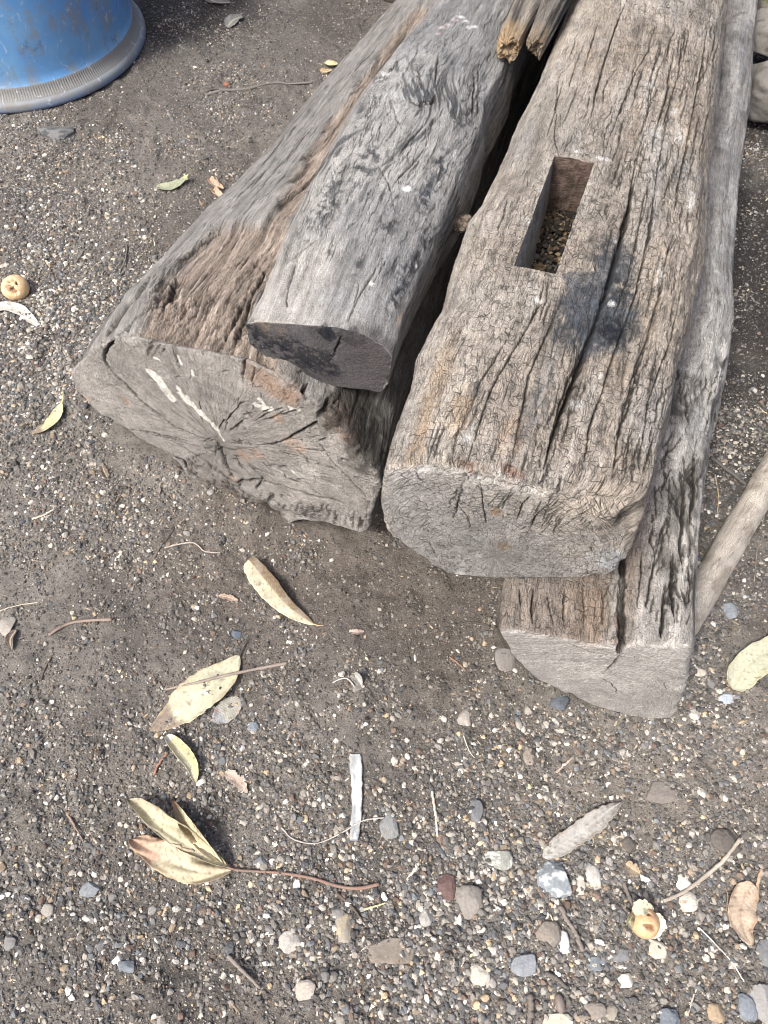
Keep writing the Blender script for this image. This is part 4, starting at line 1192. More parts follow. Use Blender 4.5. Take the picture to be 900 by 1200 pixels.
def gravel(name, n, rmin, rmax, sub, pw, power, label, sink=.35, cols=None, flat=False):
    bv, bf = ICO[sub]
    P = scatter(n, pw)
    r = rmin * (rmax / rmin) ** (RNG.random(n) ** power)
    K = len(bv)
    V = np.repeat(bv[None], n, 0)
    V = V * (1 + .30 * RNG.standard_normal((n, K, 1)).clip(-1.4, 1.4) * (.8 if sub == 0 else .45))
    if sub >= 1:     # flatten some facets
        for _ in range(4):
            d = RNG.standard_normal((n, 1, 3)); d /= np.linalg.norm(d, axis=2, keepdims=True)
            h = (V * d).sum(2, keepdims=True); cut = RNG.uniform(.55, .85, (n, 1, 1))
            V = V - d * np.maximum(0, h - cut)
    sx = RNG.uniform(.75, 1.35, n); sy = RNG.uniform(.65, 1.0, n); sz = RNG.uniform(.45, .85, n)
    if flat: sx *= 1.9; sy *= .6; sz *= .35
    V = V * np.stack([sx, sy, sz], 1)[:, None] * r[:, None, None]
    tl = RNG.normal(0, .35, n); ct, st = np.cos(tl), np.sin(tl)
    V = np.stack([V[..., 0] * ct[:, None] + V[..., 2] * st[:, None], V[..., 1], -V[..., 0] * st[:, None] + V[..., 2] * ct[:, None]], 2)
    a = RNG.uniform(0, 2 * np.pi, n); ca, sa = np.cos(a), np.sin(a)
    V = np.stack([V[..., 0] * ca[:, None] - V[..., 1] * sa[:, None], V[..., 0] * sa[:, None] + V[..., 1] * ca[:, None], V[..., 2]], 2)
    V += np.stack([P[:, 0], P[:, 1], gz(P[:, 0], P[:, 1]) + r * sz * sink], 1)[:, None]
    Fc = (bf[None] + (np.arange(n) * K)[:, None, None]).reshape(-1, 3)
    if cols is None:
        c = PALC[RNG.choice(len(PALC), n, p=PALW)]
    else:
        c = cols[RNG.integers(0, len(cols), n)]
    c = c * RNG.uniform(.55, 1.15, (n, 1))
    C = np.repeat(c[:, None], K, 1).reshape(-1, 3)
    o = mesh_obj(name, V.reshape(-1, 3), Fc, MGRAVEL, None, C, False)
    tag(o, kind='stuff')
    if label: o['label'] = label; o['category'] = name.replace('_', ' ')
    return o
SOILC = np.array([srgb(*c) for c in ((112, 107, 101), (90, 86, 81), (140, 133, 124), (106, 100, 93), (90, 85, 80), (126, 119, 110), (76, 72, 68), (136, 129, 119))])
gravel('soil_crumbs', 118000, .0009, .0036, 0, .35, 1.6, 'loose dark crumbs of soil', .3, SOILC)
gravel('grit', 160000, .0005, .0018, 0, .7, 1.1, 'fine pale and dark grit strewn over the soil')
gravel('gravel', 54000, .0014, .0046, 1, 1.15, 1.55, 'small mixed grey and cream gravel lying on the soil')
gravel('coarse_gravel', 6600, .0026, .0058, 1, 2.8, 1.6, 'coarser mixed gravel gathered over the soil')
CHC = np.array([srgb(*c) for c in ((206, 182, 138), (176, 154, 118), (160, 140, 112), (214, 200, 166), (136, 112, 88), (112, 98, 84), (190, 154, 108))])
gravel('chaff', 3700, .0014, .0034, 0, .6, 1.3, 'tan scraps of husk and straw scattered over the soil', .6, CHC, True)
# ------------------------------------------------------------------ generic builders
def rough_stone(name, center, half, color, seed, sub=3, box=2.6, rot=0, tilt=0, noise=.10, col2=None, c2thr=.25, parent=None, cuts=7, mat=None, grain=.0):
    bv, bf = ICO[sub]
    v = bv.copy()
    p = box
    r = (np.abs(v) ** p).sum(1) ** (-1 / p)
    v = v * r[:, None]
    rs = np.random.default_rng(seed)
    v = v * (1 + noise * 1.6 * fbm(v[:, 0] * 1.1 + seed, v[:, 1] * 1.1, v[:, 2] * 1.1, 3, seed))[:, None]
    for _ in range(cuts):
        d = rs.standard_normal(3); d /= np.linalg.norm(d); h = v @ d; c = rs.uniform(.62, .9)
        v = v - np.maximum(0, h - c)[:, None] * d * .92
    v = v * (1 + noise * .5 * fbm(v[:, 0] * 5, v[:, 1] * 5, v[:, 2] * 5 + seed, 3, seed + 2))[:, None]
    n = fbm(v[:, 0] * 2.2, v[:, 1] * 2.2, v[:, 2] * 2.2 + seed, 4, seed + 3)
    n2 = fbm(v[:, 0] * 9, v[:, 1] * 9, v[:, 2] * 9, 3, seed + 4)
    v = v * np.array(half)
    if tilt:
        ct, st = math.cos(tilt), math.sin(tilt); v = np.stack([v[:, 0] * ct + v[:, 2] * st, v[:, 1], -v[:, 0] * st + v[:, 2] * ct], 1)
    cr, sr = math.cos(rot), math.sin(rot)
    v = np.stack([v[:, 0] * cr - v[:, 1] * sr, v[:, 0] * sr + v[:, 1] * cr, v[:, 2]], 1)
    c = np.tile(color, (len(v), 1)) * (.92 + .16 * n + .16 * n2)[:, None]
    c = mixc(c, srgb(124, 117, 110), smooth(.0, .5, fbm(v[:, 0] * 3, v[:, 1] * 3, v[:, 2] * 3 + seed, 3, seed + 8)) * .75)
    if col2 is not None: c = mixc(c, col2, smooth(c2thr - .12, c2thr + .12, n + .3 * n2))
    return mesh_obj(name, v + np.array(center), bf, mat or MSTONE, parent, c, sub > 2, loc=center)

def spline(P, n):
    P = np.array(P, float)
    if len(P) == 2: return P[0] + (P[1] - P[0]) * np.linspace(0, 1, n)[:, None]
    Q = np.vstack([2 * P[0] - P[1], P, 2 * P[-1] - P[-2]])
    L = np.concatenate([[0], np.cumsum(np.linalg.norm(np.diff(P, axis=0), axis=1))]); L /= L[-1]
    out = []
    for t in np.linspace(0, 1, n):
        i = min(np.searchsorted(L, t, 'right') - 1, len(P) - 2); f = (t - L[i]) / (L[i + 1] - L[i])
        a, b, c, d = Q[i], Q[i + 1], Q[i + 2], Q[i + 3]
        out.append(.5 * (2 * b + (c - a) * f + (2 * a - 5 * b + 4 * c - d) * f * f + (3 * b - a - 3 * c + d) * f ** 3))
    return np.array(out)

def tube_mesh(name, P, R, mat, parent=None, col=(.2, .18, .16), nr=10, seed=0, noise=.12, col2=None, flat=1.0, loc=None, uvs=1.0, msk=None, endcol=None, nf=60):
    P = np.array(P); n = len(P); R = np.broadcast_to(np.asarray(R, float), (n,)).copy()
    T = np.gradient(P, axis=0); T /= np.linalg.norm(T, axis=1)[:, None]
    B = np.cross(T, [0, 0, 1.0]); B /= np.linalg.norm(B, axis=1)[:, None]; Nn = np.cross(B, T)
    th = np.linspace(0, 2 * np.pi, nr, endpoint=False)
    # rounded ends
    V = []; ring = [0] + list(range(n)) + [n - 1]; rad = [R[0] * .35] + list(R) + [R[-1] * .35]
    off = [-R[0] * .25] + [0] * n + [R[-1] * .25]
    for i, r, o in zip(ring, rad, off):
        ri = r * (1 + noise * vnoise(P[i, 0] * nf + np.cos(th) * 1.2, P[i, 1] * nf + np.sin(th) * 1.2, np.full(nr, P[i, 2] * nf), seed))
        V.append(P[i] + T[i] * o + (np.cos(th) * ri)[:, None] * B[i] + (np.sin(th) * ri * flat)[:, None] * Nn[i])
    V = np.array(V); M = len(V); V = V.reshape(-1, 3)
    i = np.arange(M - 1)[:, None]; j = np.arange(nr)[None]; jn = (j + 1) % nr
    Fq = np.stack([i * nr + j, i * nr + jn, (i + 1) * nr + jn, (i + 1) * nr + j], -1).reshape(-1, 4)
    caps = [np.arange(nr)[::-1][None], ((M - 1) * nr + np.arange(nr))[None]]
    nn = fbm(V[:, 0] * 40, V[:, 1] * 40, V[:, 2] * 40, 3, seed + 1)
    c = np.tile(np.array(col, float), (len(V), 1)) * (1 + .25 * nn)[:, None]
    if col2 is not None: c = mixc(c, col2, smooth(.0, .4, nn))
    if endcol is not None:
        c[:nr] = endcol; c[-nr:] = endcol
    L = np.concatenate([[0], np.cumsum(np.linalg.norm(np.diff(P, axis=0), axis=1))]); L = np.concatenate([[0], L, [L[-1]]])
    u = np.repeat(L, nr); v = np.tile(th * R.mean(), M)
    uv = np.stack([u, v], 1)
    f4 = uv[Fq]; w = np.abs(f4[:, 0, 1] - f4[:, 1, 1]) > R.mean() * 3
    s_ = f4[w]; s_[:, 1, 1] += 2 * np.pi * R.mean(); s_[:, 2, 1] += 2 * np.pi * R.mean(); f4[w] = s_
    uvall = np.vstack([f4.reshape(-1, 2), uv[caps[0].ravel()], uv[caps[1].ravel()]])
    k = None if msk is None else np.tile(msk, (len(V), 1))
    return mesh_obj(name, V, [Fq] + caps, mat, parent, c, True, uvall, k, loc=loc)

def twig(pts, r, label, col=(128, 116, 106), lift=.002, taper=.5, name='twig', cat='twig', group=None, seed=0, col2=None, endcol=None, n=None, flat=1, noise=.22):
    W = [gat(x, y, lift if not isinstance(lift, (list, tuple)) else lift[i]) for i, (x, y) in enumerate(pts)]
    n = n or max(14, 8 * len(W))
    P = spline(W, n)
    P[:, 2] += .0006 * vnoise(np.arange(n) * .7, np.zeros(n), seed=seed)
    P[:, 0] += r * .35 * vnoise(np.arange(n) * .9, np.zeros(n), seed=seed + 4)
    R = r * np.linspace(1, taper, n) * (1 + .18 * vnoise(np.arange(n) * .55, np.zeros(n), seed=seed + 2))
    o = tube_mesh(name, P, R, MTWIG, None, srgb(*col), 9, seed, noise, None if col2 is None else srgb(*col2), flat, loc=P[0], endcol=None if endcol is None else srgb(*endcol))
    tag(o, label, cat, group)
    return o

# ------------------------------------------------------------------ leaves
def _pale(c, f=.30):
    l = .3 * c[0] + .59 * c[1] + .11 * c[2]; return tuple(v + (l - v) * f for v in c)
def blade(name, parent, pts, wpx, prof=(.55, 1.0), fold=(.25, .25), lift=.003, base=(205, 190, 130), back=None, tipc=None, tipl=.12, tipend=1, vein=(224, 212, 160), seed=0, curl=0, wl=1., wr=1., n=60, m=19, lifts=None, wave=.16, spots=None, mott=.2, ragged=.05, browned=None):
    W = [gat(x, y, (lifts[i] if lifts else lift)) for i, (x, y) in enumerate(pts)]
    P = spline(W, n)
    mid = pts[len(pts) // 2]; ww = wpx / pxscale(*mid) / 2
    t = np.linspace(0, 1, n)
    a, b = prof
    w = ww * (np.sin(np.pi * np.clip(t, 0, 1) ** a) ** b) * .98 + ww * .02
    w = w * (1 + ragged * vnoise(t * 23, t * 0, seed=seed) + ragged * vnoise(t * 9, t * 0, seed=seed + 1))
    T = np.gradient(P, axis=0); T[:, 2] *= .3; T /= np.linalg.norm(T, axis=1)[:, None]
    B = np.cross(T, [0, 0, 1.]); B /= np.linalg.norm(B, axis=1)[:, None]
    q = np.linspace(-1, 1, m)
    Q, Tt = np.meshgrid(q, t)
    side = np.where(Q < 0, wl, wr); fo = np.where(Q < 0, fold[0], fold[1])
    L = Q * w[:, None] * side
    ang = fo * np.abs(Q) ** .6
    X = P[:, None, :] + B[:, None, :] * (L * np.cos(ang))[..., None]
    zz = np.abs(L) * np.sin(ang) + wave * ww * np.abs(Q) * vnoise(Tt * 5 + Q, Tt * 0 + Q * 1.3, seed=seed + 3) + curl * ww * (Tt - .5) ** 2 * 4
    vn = np.sin((Tt * 15 - np.abs(Q) * 1.6) * 2 * np.pi)
    zz = zz + .00025 * vn
    X[..., 2] += zz
    X[..., 2] = np.maximum(X[..., 2], gz(X[..., 0], X[..., 1]) + .0008)
    V = X.reshape(-1, 3)
    i = np.arange(n - 1)[:, None]; j = np.arange(m - 1)[None]
    Fq = np.stack([i * m + j, i * m + j + 1, (i + 1) * m + j + 1, (i + 1) * m + j], -1).reshape(-1, 4)
    Qf, Tf = Q.ravel(), Tt.ravel()
    nn = fbm(V[:, 0] * 90, V[:, 1] * 90, oct=4, seed=seed + 5)
    base = _pale(base); vein = _pale(vein)
    c = np.tile(srgb(*base), (len(V), 1))
    if back is not None: c = mixc(c, srgb(*back), (Qf < -.02).astype(float))
    c = c * (1 + mott * nn)[:, None]
    c = mixc(c, srgb(*vein), np.exp(-(Qf / .09) ** 2) * .75 + smooth(.86, 1, vn.ravel()) * .3 * (np.abs(Qf) < .9))
    if tipc is not None:
        tt = Tf if tipend else 1 - Tf
        c = mixc(c, srgb(*tipc), smooth(1 - tipl - .04, 1 - tipl + .04, tt + .06 * nn))
    if browned is not None:
        c = mixc(c, srgb(*browned), smooth(.75, 1.05, np.abs(Qf) + .4 * nn) * .7)
    if spots is not None:
        c = mixc(c, srgb(*spots), smooth(.38, .5, nn) * .9)
    c = mixc(c, srgb(120, 98, 74), smooth(.42, .55, fbm(V[:, 0] * 220, V[:, 1] * 220, oct=3, seed=seed + 9)) * .7)
    c = mixc(c, srgb(150, 142, 130), smooth(.0, .5, fbm(V[:, 0] * 45, V[:, 1] * 45, oct=4, seed=seed + 12)) * .35)
    o = mesh_obj(name, V, Fq, MLEAF, parent, c, True)
    sm = o.modifiers.new('thickness', 'SOLIDIFY'); sm.thickness = .0004; sm.offset = 0
    return o

def stem(parent, pts, r, col=(150, 120, 90), lift=.003, name='stem', taper=.6, lifts=None, seed=0):
    W = [gat(x, y, lifts[i] if lifts else lift) for i, (x, y) in enumerate(pts)]
    P = spline(W, max(12, 9 * len(W)))
    return tube_mesh(name, P, r * np.linspace(1, taper, len(P)), MTWIG, parent, srgb(*col), 8, seed, .15)

def leaf_thing(px, py, label, name='fallen_leaf', cat='leaf', group=None):
    e = empty(name, tuple(gat(px, py)))
    tag(e, label, cat, group)
    return e

e = leaf_thing(330, 695, 'long pale yellow leaf folded lengthwise with brown underside, just below the wide log', )
blade('blade', e, [(291, 656), (312, 683), (338, 712), (368, 732)], 40, (.6, .62), (.9, .15), .006, (214, 202, 150), back=(112, 92, 66), vein=(196, 178, 124), seed=1, wave=.05, wr=.75, wl=.75, lifts=[.012, .008, .008, .003], mott=.08)
stem(e, [(366, 731), (374, 733), (379, 733)], .0011, (196, 160, 110), .003)

e = leaf_thing(235, 815, 'broad greenish yellow leaf with a grey-brown tip, lying under a straight twig')
blade('blade', e, [(281, 768), (262, 792), (232, 815), (204, 838), (176, 856)], 47, (.95, .8), (.22, .16), .004, (196, 192, 142), tipc=(140, 122, 106), tipl=.25, vein=(218, 210, 160), seed=2, mott=.10, wave=.12, browned=(170, 150, 108))
stem(e, [(281, 769), (286, 758), (290, 750)], .0013, (80, 72, 64), .004)
twig([(194, 808), (230, 800), (262, 792), (300, 784), (336, 777)], .0017, 'straight thin grey twig lying across the broad greenish yellow leaf', (140, 126, 114), [.004, .010, .014, .012, .006], 1.5, seed=3)

e = leaf_thing(266, 832, 'small oval grey-green leaf with a pinkish patch beside the broad yellow leaf')
blade('blade', e, [(281, 818), (268, 831), (250, 846)], 27, (.95, .6), (.1, .1), .0025, (160, 158, 140), spots=(176, 128, 118), vein=(176, 172, 150), seed=4, mott=.15, tipc=(152, 154, 158), tipl=.3)

e = leaf_thing(213, 890, 'curled pale yellow leaf with a twisted middle below the broad greenish leaf')
blade('blade', e, [(195, 862), (212, 880), (225, 898), (229, 918)], 21, (.8, .55), (.5, .8), .006, (216, 204, 150), seed=5, tipc=(206, 200, 190), tipl=.13, tipend=0, vein=(210, 198, 140), lifts=[.010, .008, .010, .004], back=(190, 176, 120))
stem(e, [(229, 917), (230, 928)], .0009, (120, 96, 70))

e = leaf_thing(277, 916, 'torn pinkish tan scrap of leaf right of the curled yellow leaf', 'leaf_scrap', 'leaf scrap')
blade('blade', e, [(264, 904), (277, 914), (290, 929)], 15, (.75, .5), (.3, .4), .004, (200, 166, 138), seed=6, ragged=.2, vein=(196, 160, 132), mott=.2)

# sprig of three curled leaves on one long stalk
e = leaf_thing(262, 1016, 'dry sprig of three curled yellow leaves on one long brown stalk', 'leaf_sprig', 'leaf sprig')
blade('leaf', e, [(272, 1020), (240, 1022), (205, 1012), (175, 995), (153, 984)], 74, (1.05, .55), (.55, .35), .006, (206, 186, 132), seed=11, tipc=(196, 158, 128), tipl=.32, browned=(180, 150, 104), lifts=[.008, .010, .010, .008, .010], vein=(214, 196, 146), wave=.42, mott=.2, wl=.5, wr=.56)
blade('leaf', e, [(266, 1016), (235, 1000), (195, 975), (165, 948), (150, 938)], 56, (1.0, .62), (.9, .3), .012, (200, 186, 126), seed=12, lifts=[.010, .022, .026, .018, .010], browned=(170, 150, 96), vein=(196, 180, 120), wave=.35, wl=.44, wr=.6)
blade('leaf', e, [(262, 1013), (240, 990), (218, 962), (203, 938)], 40, (1.0, .7), (.4, 1.0), .010, (196, 180, 120), back=(132, 108, 66), seed=13, lifts=[.010, .020, .020, .008], tipc=(170, 128, 88), tipl=.15, wave=.3, wl=.5, wr=.5, vein=(186, 168, 108))
stem(e, [(258, 1012), (275, 1019), (300, 1021), (330, 1023), (365, 1029), (395, 1038), (420, 1041), (444, 1036)], .0014, (136, 106, 90), lifts=[.008, .008, .004, .003, .003, .004, .005, .007], taper=1.7, seed=5)

e = leaf_thing(56, 485, 'narrow curved lime-yellow leaf with a thin stalk, beside the corner of the wide log')
blade('blade', e, [(72, 472), (68, 486), (56, 500), (37, 508)], 17, (.8, .7), (.5, .2), .005, (204, 200, 122), seed=7, tipc=(150, 126, 98), tipl=.2, vein=(190, 186, 104), browned=(160, 146, 86))
stem(e, [(72, 474), (74, 465), (74, 454)], .0012, (206, 200, 120), .006)

e = leaf_thing(18, 363, 'pale cream dried leaf strip with a thin tail, just below the round cream fruit', 'leaf_strip')
blade('blade', e, [(-14, 366), (6, 360), (24, 364), (36, 374), (50, 386)], 15, (.55, .6), (.3, .3), .004, (206, 200, 184), seed=8, tipc=(150, 80, 40), tipl=.08, vein=(196, 190, 172), mott=.1)

e = leaf_thing(885, 782, 'pale green-yellow leaf with clear side veins near the right edge of the photo')
blade('blade', e, [(859, 808), (872, 786), (892, 770), (918, 752), (940, 742)], 38, (.62, .6), (.35, .25), .006, (184, 184, 142), seed=9, vein=(164, 164, 116), wave=.06, mott=.06, lifts=[.003, .008, .012, .012, .008], browned=(170, 168, 110))
stem(e, [(860, 806), (857, 816), (853, 822)], .0009, (110, 98, 80))

e = leaf_thing(870, 1070, 'crinkled tan-brown leaf with a thin bent stalk at the lower right')
blade('blade', e, [(883, 1036), (872, 1052), (868, 1072), (872, 1092), (880, 1108)], 34, (.75, .6), (.5, .3), .006, (196, 162, 122), seed=10, vein=(170, 128, 98), wave=.25, mott=.15, ragged=.06, browned=(150, 112, 80))
stem(e, [(858, 1080), (852, 1068), (853, 1050), (850, 1040)], .001, (150, 120, 84))

twig([(893, 1019), (888, 1036), (887, 1062)], .0022, 'flat tan strip of dry stalk beside the crinkled brown leaf', (190, 156, 120), .003, .8, name='dry_stalk', cat='dry stalk', seed=14, flat=.4)

e = leaf_thing(203, 217, 'small green leaf with an upturned tip on the soil left of the logs')
blade('blade', e, [(183, 219), (196, 220), (210, 215), (221, 204)], 14, (.7, .6), (.35, .3), .004, (150, 160, 112), seed=15, tipc=(200, 186, 96), tipl=.15, vein=(130, 140, 92), lifts=[.003, .003, .005, .018])

e = leaf_thing(255, 222, 'curled orange-brown husk beside the left edge of the wide log', 'seed_husk', 'seed husk')
blade('husk', e, [(246, 209), (251, 216), (262, 221)], 12, (.7, .5), (1.0, .6), .005, (206, 150, 104), seed=16, ragged=.15, mott=.2)
blade('husk', e, [(250, 222), (255, 229), (264, 233)], 16, (.7, .45), (1.1, .9), .005, (214, 160, 120), seed=17, ragged=.1, mott=.2)

e = leaf_thing(388, 76, 'small rounded yellow petal lying on the dark soil near the top', 'petal', 'petal')
blade('blade', e, [(381, 74), (388, 77), (396, 75)], 12, (.8, .4), (.6, .6), .005, (218, 190, 100), seed=18)
e = leaf_thing(382, 82, 'torn amber scrap of petal under the rounded yellow petal', 'petal_scrap', 'petal')
blade('blade', e, [(375, 83), (382, 84), (389, 82)], 8, (.8, .4), (.4, .2), .003, (196, 150, 76), seed=19, ragged=.3)

e = leaf_thing(680, 972, 'long pale grey dried leaf pointing up to the right, above the blue-grey flat stone')
blade('blade', e, [(636, 1004), (655, 992), (682, 974), (706, 956), (728, 940)], 27, (.75, .62), (.25, .3), .006, (166, 162, 152), seed=20, vein=(182, 178, 168), wave=.4, mott=.3, ragged=.12, browned=(150, 136, 120), lifts=[.003, .006, .008, .008, .006])
e = leaf_thing(268, 701, 'small flat brown flake of leaf above the broad greenish leaf', 'leaf_flake', 'leaf scrap')
blade('blade', e, [(257, 698), (268, 700), (279, 704)], 7, (.8, .4), (.3, .1), .003, (170, 132, 100), seed=21, ragged=.2)
e = leaf_thing(418, 740, 'tiny pink flake of leaf right of the folded yellow leaf', 'leaf_flake', 'leaf scrap')
blade('blade', e, [(409, 740), (418, 741), (427, 740)], 7, (.8, .4), (.2, .6), .003, (206, 154, 136), seed=22, ragged=.2)
e = leaf_thing(240, 552, 'small brown scrap of leaf below the sawn end of the wide log', 'leaf_scrap', 'leaf scrap')
blade('blade', e, [(126, 560), (122, 552), (120, 546)], 9, (.8, .4), (.5, .3), .004, (110, 84, 62), seed=23, ragged=.2)
e['label'] = 'small dark brown scrap of leaf between the lime-yellow leaf and the wide log'
e.location = tuple(gat(122, 553))
for ch in list(e.children):
    me = ch.data; d = np.array(gat(122, 553)) - np.array(gat(240, 552)); ch.location = tuple(-d)
e = leaf_thing(275, 27, 'grey scrap of leaf on the dark soil behind the blue drum', 'leaf_scrap', 'leaf scrap')
blade('blade', e, [(266, 32), (273, 24), (284, 19)], 16, (.8, .5), (.3, .2), .005, (128, 126, 118), seed=24, ragged=.1)
e = leaf_thing(238, 0, 'flat grey-brown leaf lying at the very top edge of the photo', 'fallen_leaf', 'leaf')
blade('blade', e, [(238, -6), (252, 2), (270, 3)], 14, (.8, .5), (.3, .2), .005, (120, 112, 104), seed=25, ragged=.1)
e = leaf_thing(418, 796, 'white curled rim of a tiny dry pod with a bent thread', 'dry_pod', 'dry pod')
blade('blade', e, [(414, 790), (420, 796), (424, 804)], 14, (.8, .4), (1.0, .4), .004, (150, 148, 142), seed=26)
stem(e, [(390, 800), (398, 796), (406, 795), (412, 800), (416, 806)], .001, (206, 200, 188), .004)
e = leaf_thing(13, 752, 'dark red-brown leaf scrap under the white lump at the left edge', 'leaf_scrap', 'leaf scrap')
blade('blade', e, [(19, 738), (12, 750), (14, 762)], 12, (.8, .5), (.6, .3), .004, (96, 70, 62), seed=27)
e = leaf_thing(742, 1016, 'small torn yellow-brown seed case among gravel above the peeled fruit', 'seed_case', 'seed case')
blade('blade', e, [(733, 1012), (741, 1018), (750, 1024)], 16, (.7, .4), (.9, .5), .005, (190, 150, 92), seed=28, ragged=.2, spots=(120, 84, 54))

# ------------------------------------------------------------------ pale sliver, seed
W_ = [gat(416, 884, .004), gat(418, 915, .005), gat(418, 950, .005), gat(415, 985, .003)]
P_ = spline(W_, 46)
hw = .0085 * (1 + .12 * vnoise(np.arange(46) * .5, np.zeros(46), seed=4)) * np.interp(np.linspace(0, 1, 46), [0, .03, .8, 1], [.85, 1, .75, .62])
sec = [(-1, .0), (-.92, .0016), (-.4, .0009), (0, .0006), (.45, .0012), (.93, .0022), (1, .0), (.6, -.0012), (-.6, -.0012)]
V = np.array([[P_[i] + np.array([q * hw[i], 0, z + .0006 * vnoise(i * .8, q * 2, seed=6)]) for q, z in sec] for i in range(46)]); ns = len(sec)
i = np.arange(45)[:, None]; j = np.arange(ns)[None]; jn = (j + 1) % ns
Fq = np.stack([i * ns + j, i * ns + jn, (i + 1) * ns + jn, (i + 1) * ns + j], -1).reshape(-1, 4)
V = V.reshape(-1, 3)
nn = fbm(V[:, 0] * 120, V[:, 1] * 60, oct=3, seed=8)
Cc = mixc(np.tile(srgb(186, 190, 190), (len(V), 1)), srgb(126, 130, 132), smooth(-.1, .4, nn) * .8)
o = mesh_obj('sliver', V, [Fq, np.arange(ns)[None], (45 * ns + np.arange(ns))[::-1][None]], MTWIG, None, Cc, True, loc=P_[0])
tag(o, 'straight pale grey sliver, like a strip of plastic, lying on the gravel', 'sliver')
o = rough_stone('seed', gat(656, 1176, .004), (.0060, .0105, .005), srgb(104, 66, 50), 5, 3, 2.0, .1, noise=.03, cuts=0, mat=MFRUIT)
tag(o, 'smooth dark red-brown oval seed among the gravel at the bottom edge', 'seed')
o = rough_stone('seed', gat(266, 99, .003), (.0095, .008, .007), srgb(136, 84, 56), 6, 3, 2.0, .1, noise=.05, cuts=0, mat=MFRUIT)
tag(o, 'round rusty brown seed beside the long twig near the top', 'seed')

# ------------------------------------------------------------------ fruit shells
def fruit(px, py, r, label, seed, hole_dirs, base, peel=None, squash=.88):
    bv, bf = ICO[4]
    v = bv.copy(); rad = np.ones(len(v)); dark = np.zeros(len(v))
    n = fbm(v[:, 0] * 1.6, v[:, 1] * 1.6, v[:, 2] * 1.6 + seed, 3, seed); nf = fbm(v[:, 0] * 7, v[:, 1] * 7, v[:, 2] * 7, 3, seed + 1)
    rad += .05 * n + .008 * nf
    for d, sz, el in hole_dirs:
        d = np.array(d, float); d /= np.linalg.norm(d)
        ax_ = np.cross(d, [0.3, 1, .2]); ax_ /= np.linalg.norm(ax_)
        w = v - (v @ d)[:, None] * d
        a1 = v @ ax_; a2 = v @ np.cross(d, ax_)
        rr_ = np.sqrt((a1 / el) ** 2 + a2 ** 2) + (v @ d < 0) * 9
        f = smooth(sz * 1.08, sz * .88, rr_ * (1 + .25 * nf + .15 * n))
        dark = np.maximum(dark, f); rad -= .30 * f
    c = np.tile(srgb(*base), (len(v), 1)) * (1 + .14 * n + .08 * nf)[:, None]
    c = mixc(c, srgb(206, 150, 96), smooth(.1, .6, n) * .5)
    rim = np.exp(-((dark - .3) / .25) ** 2) * (dark > .05)
    c = mixc(c, srgb(232, 212, 164), rim * .6)
    c = mixc(c, srgb(112, 70, 38), smooth(.5, .95, dark) * (.8 + .2 * nf))
    V = v * rad[:, None] * np.array([r, r, r * squash])
    g = gat(px, py, r * .55)
    o = mesh_obj('dried_fruit', V + g, bf, MFRUIT, None, c, True, loc=g)
    tag(o, label, 'dried fruit')
    return o, g
fruit(18, 337, .0265, 'round cream and orange dried fruit with holes gnawed in its skin, at the left edge', 3, [((-.15, -.85, .8), .30, 1.5), ((.22, -1.0, .55), .24, 1.6), ((-.12, -.2, 1.1), .17, 1.3), ((.6, -.35, 1.0), .10, 1.2), ((.2, -.1, 1.1), .13, 1.0)], (224, 180, 118))
o, g_ = fruit(755, 1081, .0185, 'half-peeled brown-orange dried fruit with a dark crack among the gravel at lower right', 8, [((.15, -.35, .95), .22, 2.2), ((.1, .55, .8), .14, 1.6)], (204, 156, 98))
for k, (pts, w, cc) in enumerate((([(742, 1070), (752, 1063), (766, 1066)], 17, (216, 204, 150)), ([(768, 1070), (772, 1084), (764, 1100)], 16, (222, 206, 170)), ([(742, 1072), (738, 1080), (741, 1088)], 10, (150, 138, 72)))):
    b_ = blade('torn_peel', o, pts, w, (.8, .5), (.5, .5), .02 if k != 1 else .010, cc, seed=40 + k, ragged=.12, lifts=[.020, .026, .018] if k != 1 else [.020, .014, .003])

# ------------------------------------------------------------------ twigs
twig([(240, 111), (262, 106), (290, 104), (318, 97), (345, 98), (366, 96)], .0036, 'longest grey twig on the dark soil left of the logs, gently bent', (112, 108, 103), .003, .6, seed=21)
twig([(238, 110), (250, 104), (262, 107)], .0022, 'short dark fork beside the end of the longest grey twig', (86, 80, 75), .004, .5, seed=22)
twig([(181, 653), (190, 638), (203, 621)], .0013, 'thin dark straight twig left of the pale curly root below the wide log', (110, 94, 82), .002, .6, seed=23)
twig([(193, 642), (208, 638), (225, 636), (233, 640), (240, 646), (258, 648)], .0014, 'pale curly root fibre below the wide log', (176, 164, 150), .003, .6, name='root_fibre', cat='root fibre', seed=24)
twig([(57, 744), (80, 731), (105, 727), (131, 726)], .0020, 'grey-brown bent twig with a forked tip on the left', (138, 118, 106), .004, 1.2, seed=25)
twig([(0, 716), (18, 710), (45, 706)], .0011, 'pale thread of root above the white lump at the left edge', (190, 176, 150), .003, .6, name='root_fibre', cat='root fibre', seed=26)
twig([(149, 288), (147, 304), (140, 320)], .0020, 'short dark grey bent twig near the left side of the wide log', (104, 98, 94), .003, .7, seed=27)
twig([(98, 284), (97, 296), (91, 303)], .0015, 'tiny grey bent twig above the round cream fruit, nearer the logs', (112, 106, 100), .002, .7, seed=28)
twig([(78, 952), (87, 967), (98, 986)], .0017, 'thin brown twig left of the sprig of three leaves', (134, 112, 98), .003, .6, seed=29)
twig([(267, 1120), (283, 1136), (305, 1158)], .0024, 'grey-brown stubby twig among gravel below the sprig', (126, 116, 106), .004, .7, seed=30)
twig([(506, 927), (509, 945), (511, 960), (513, 980)], .0019, 'pale upright straw-like stick right of the grey oval stone', (196, 184, 164), .003, .8, name='stick', cat='stick', seed=31)
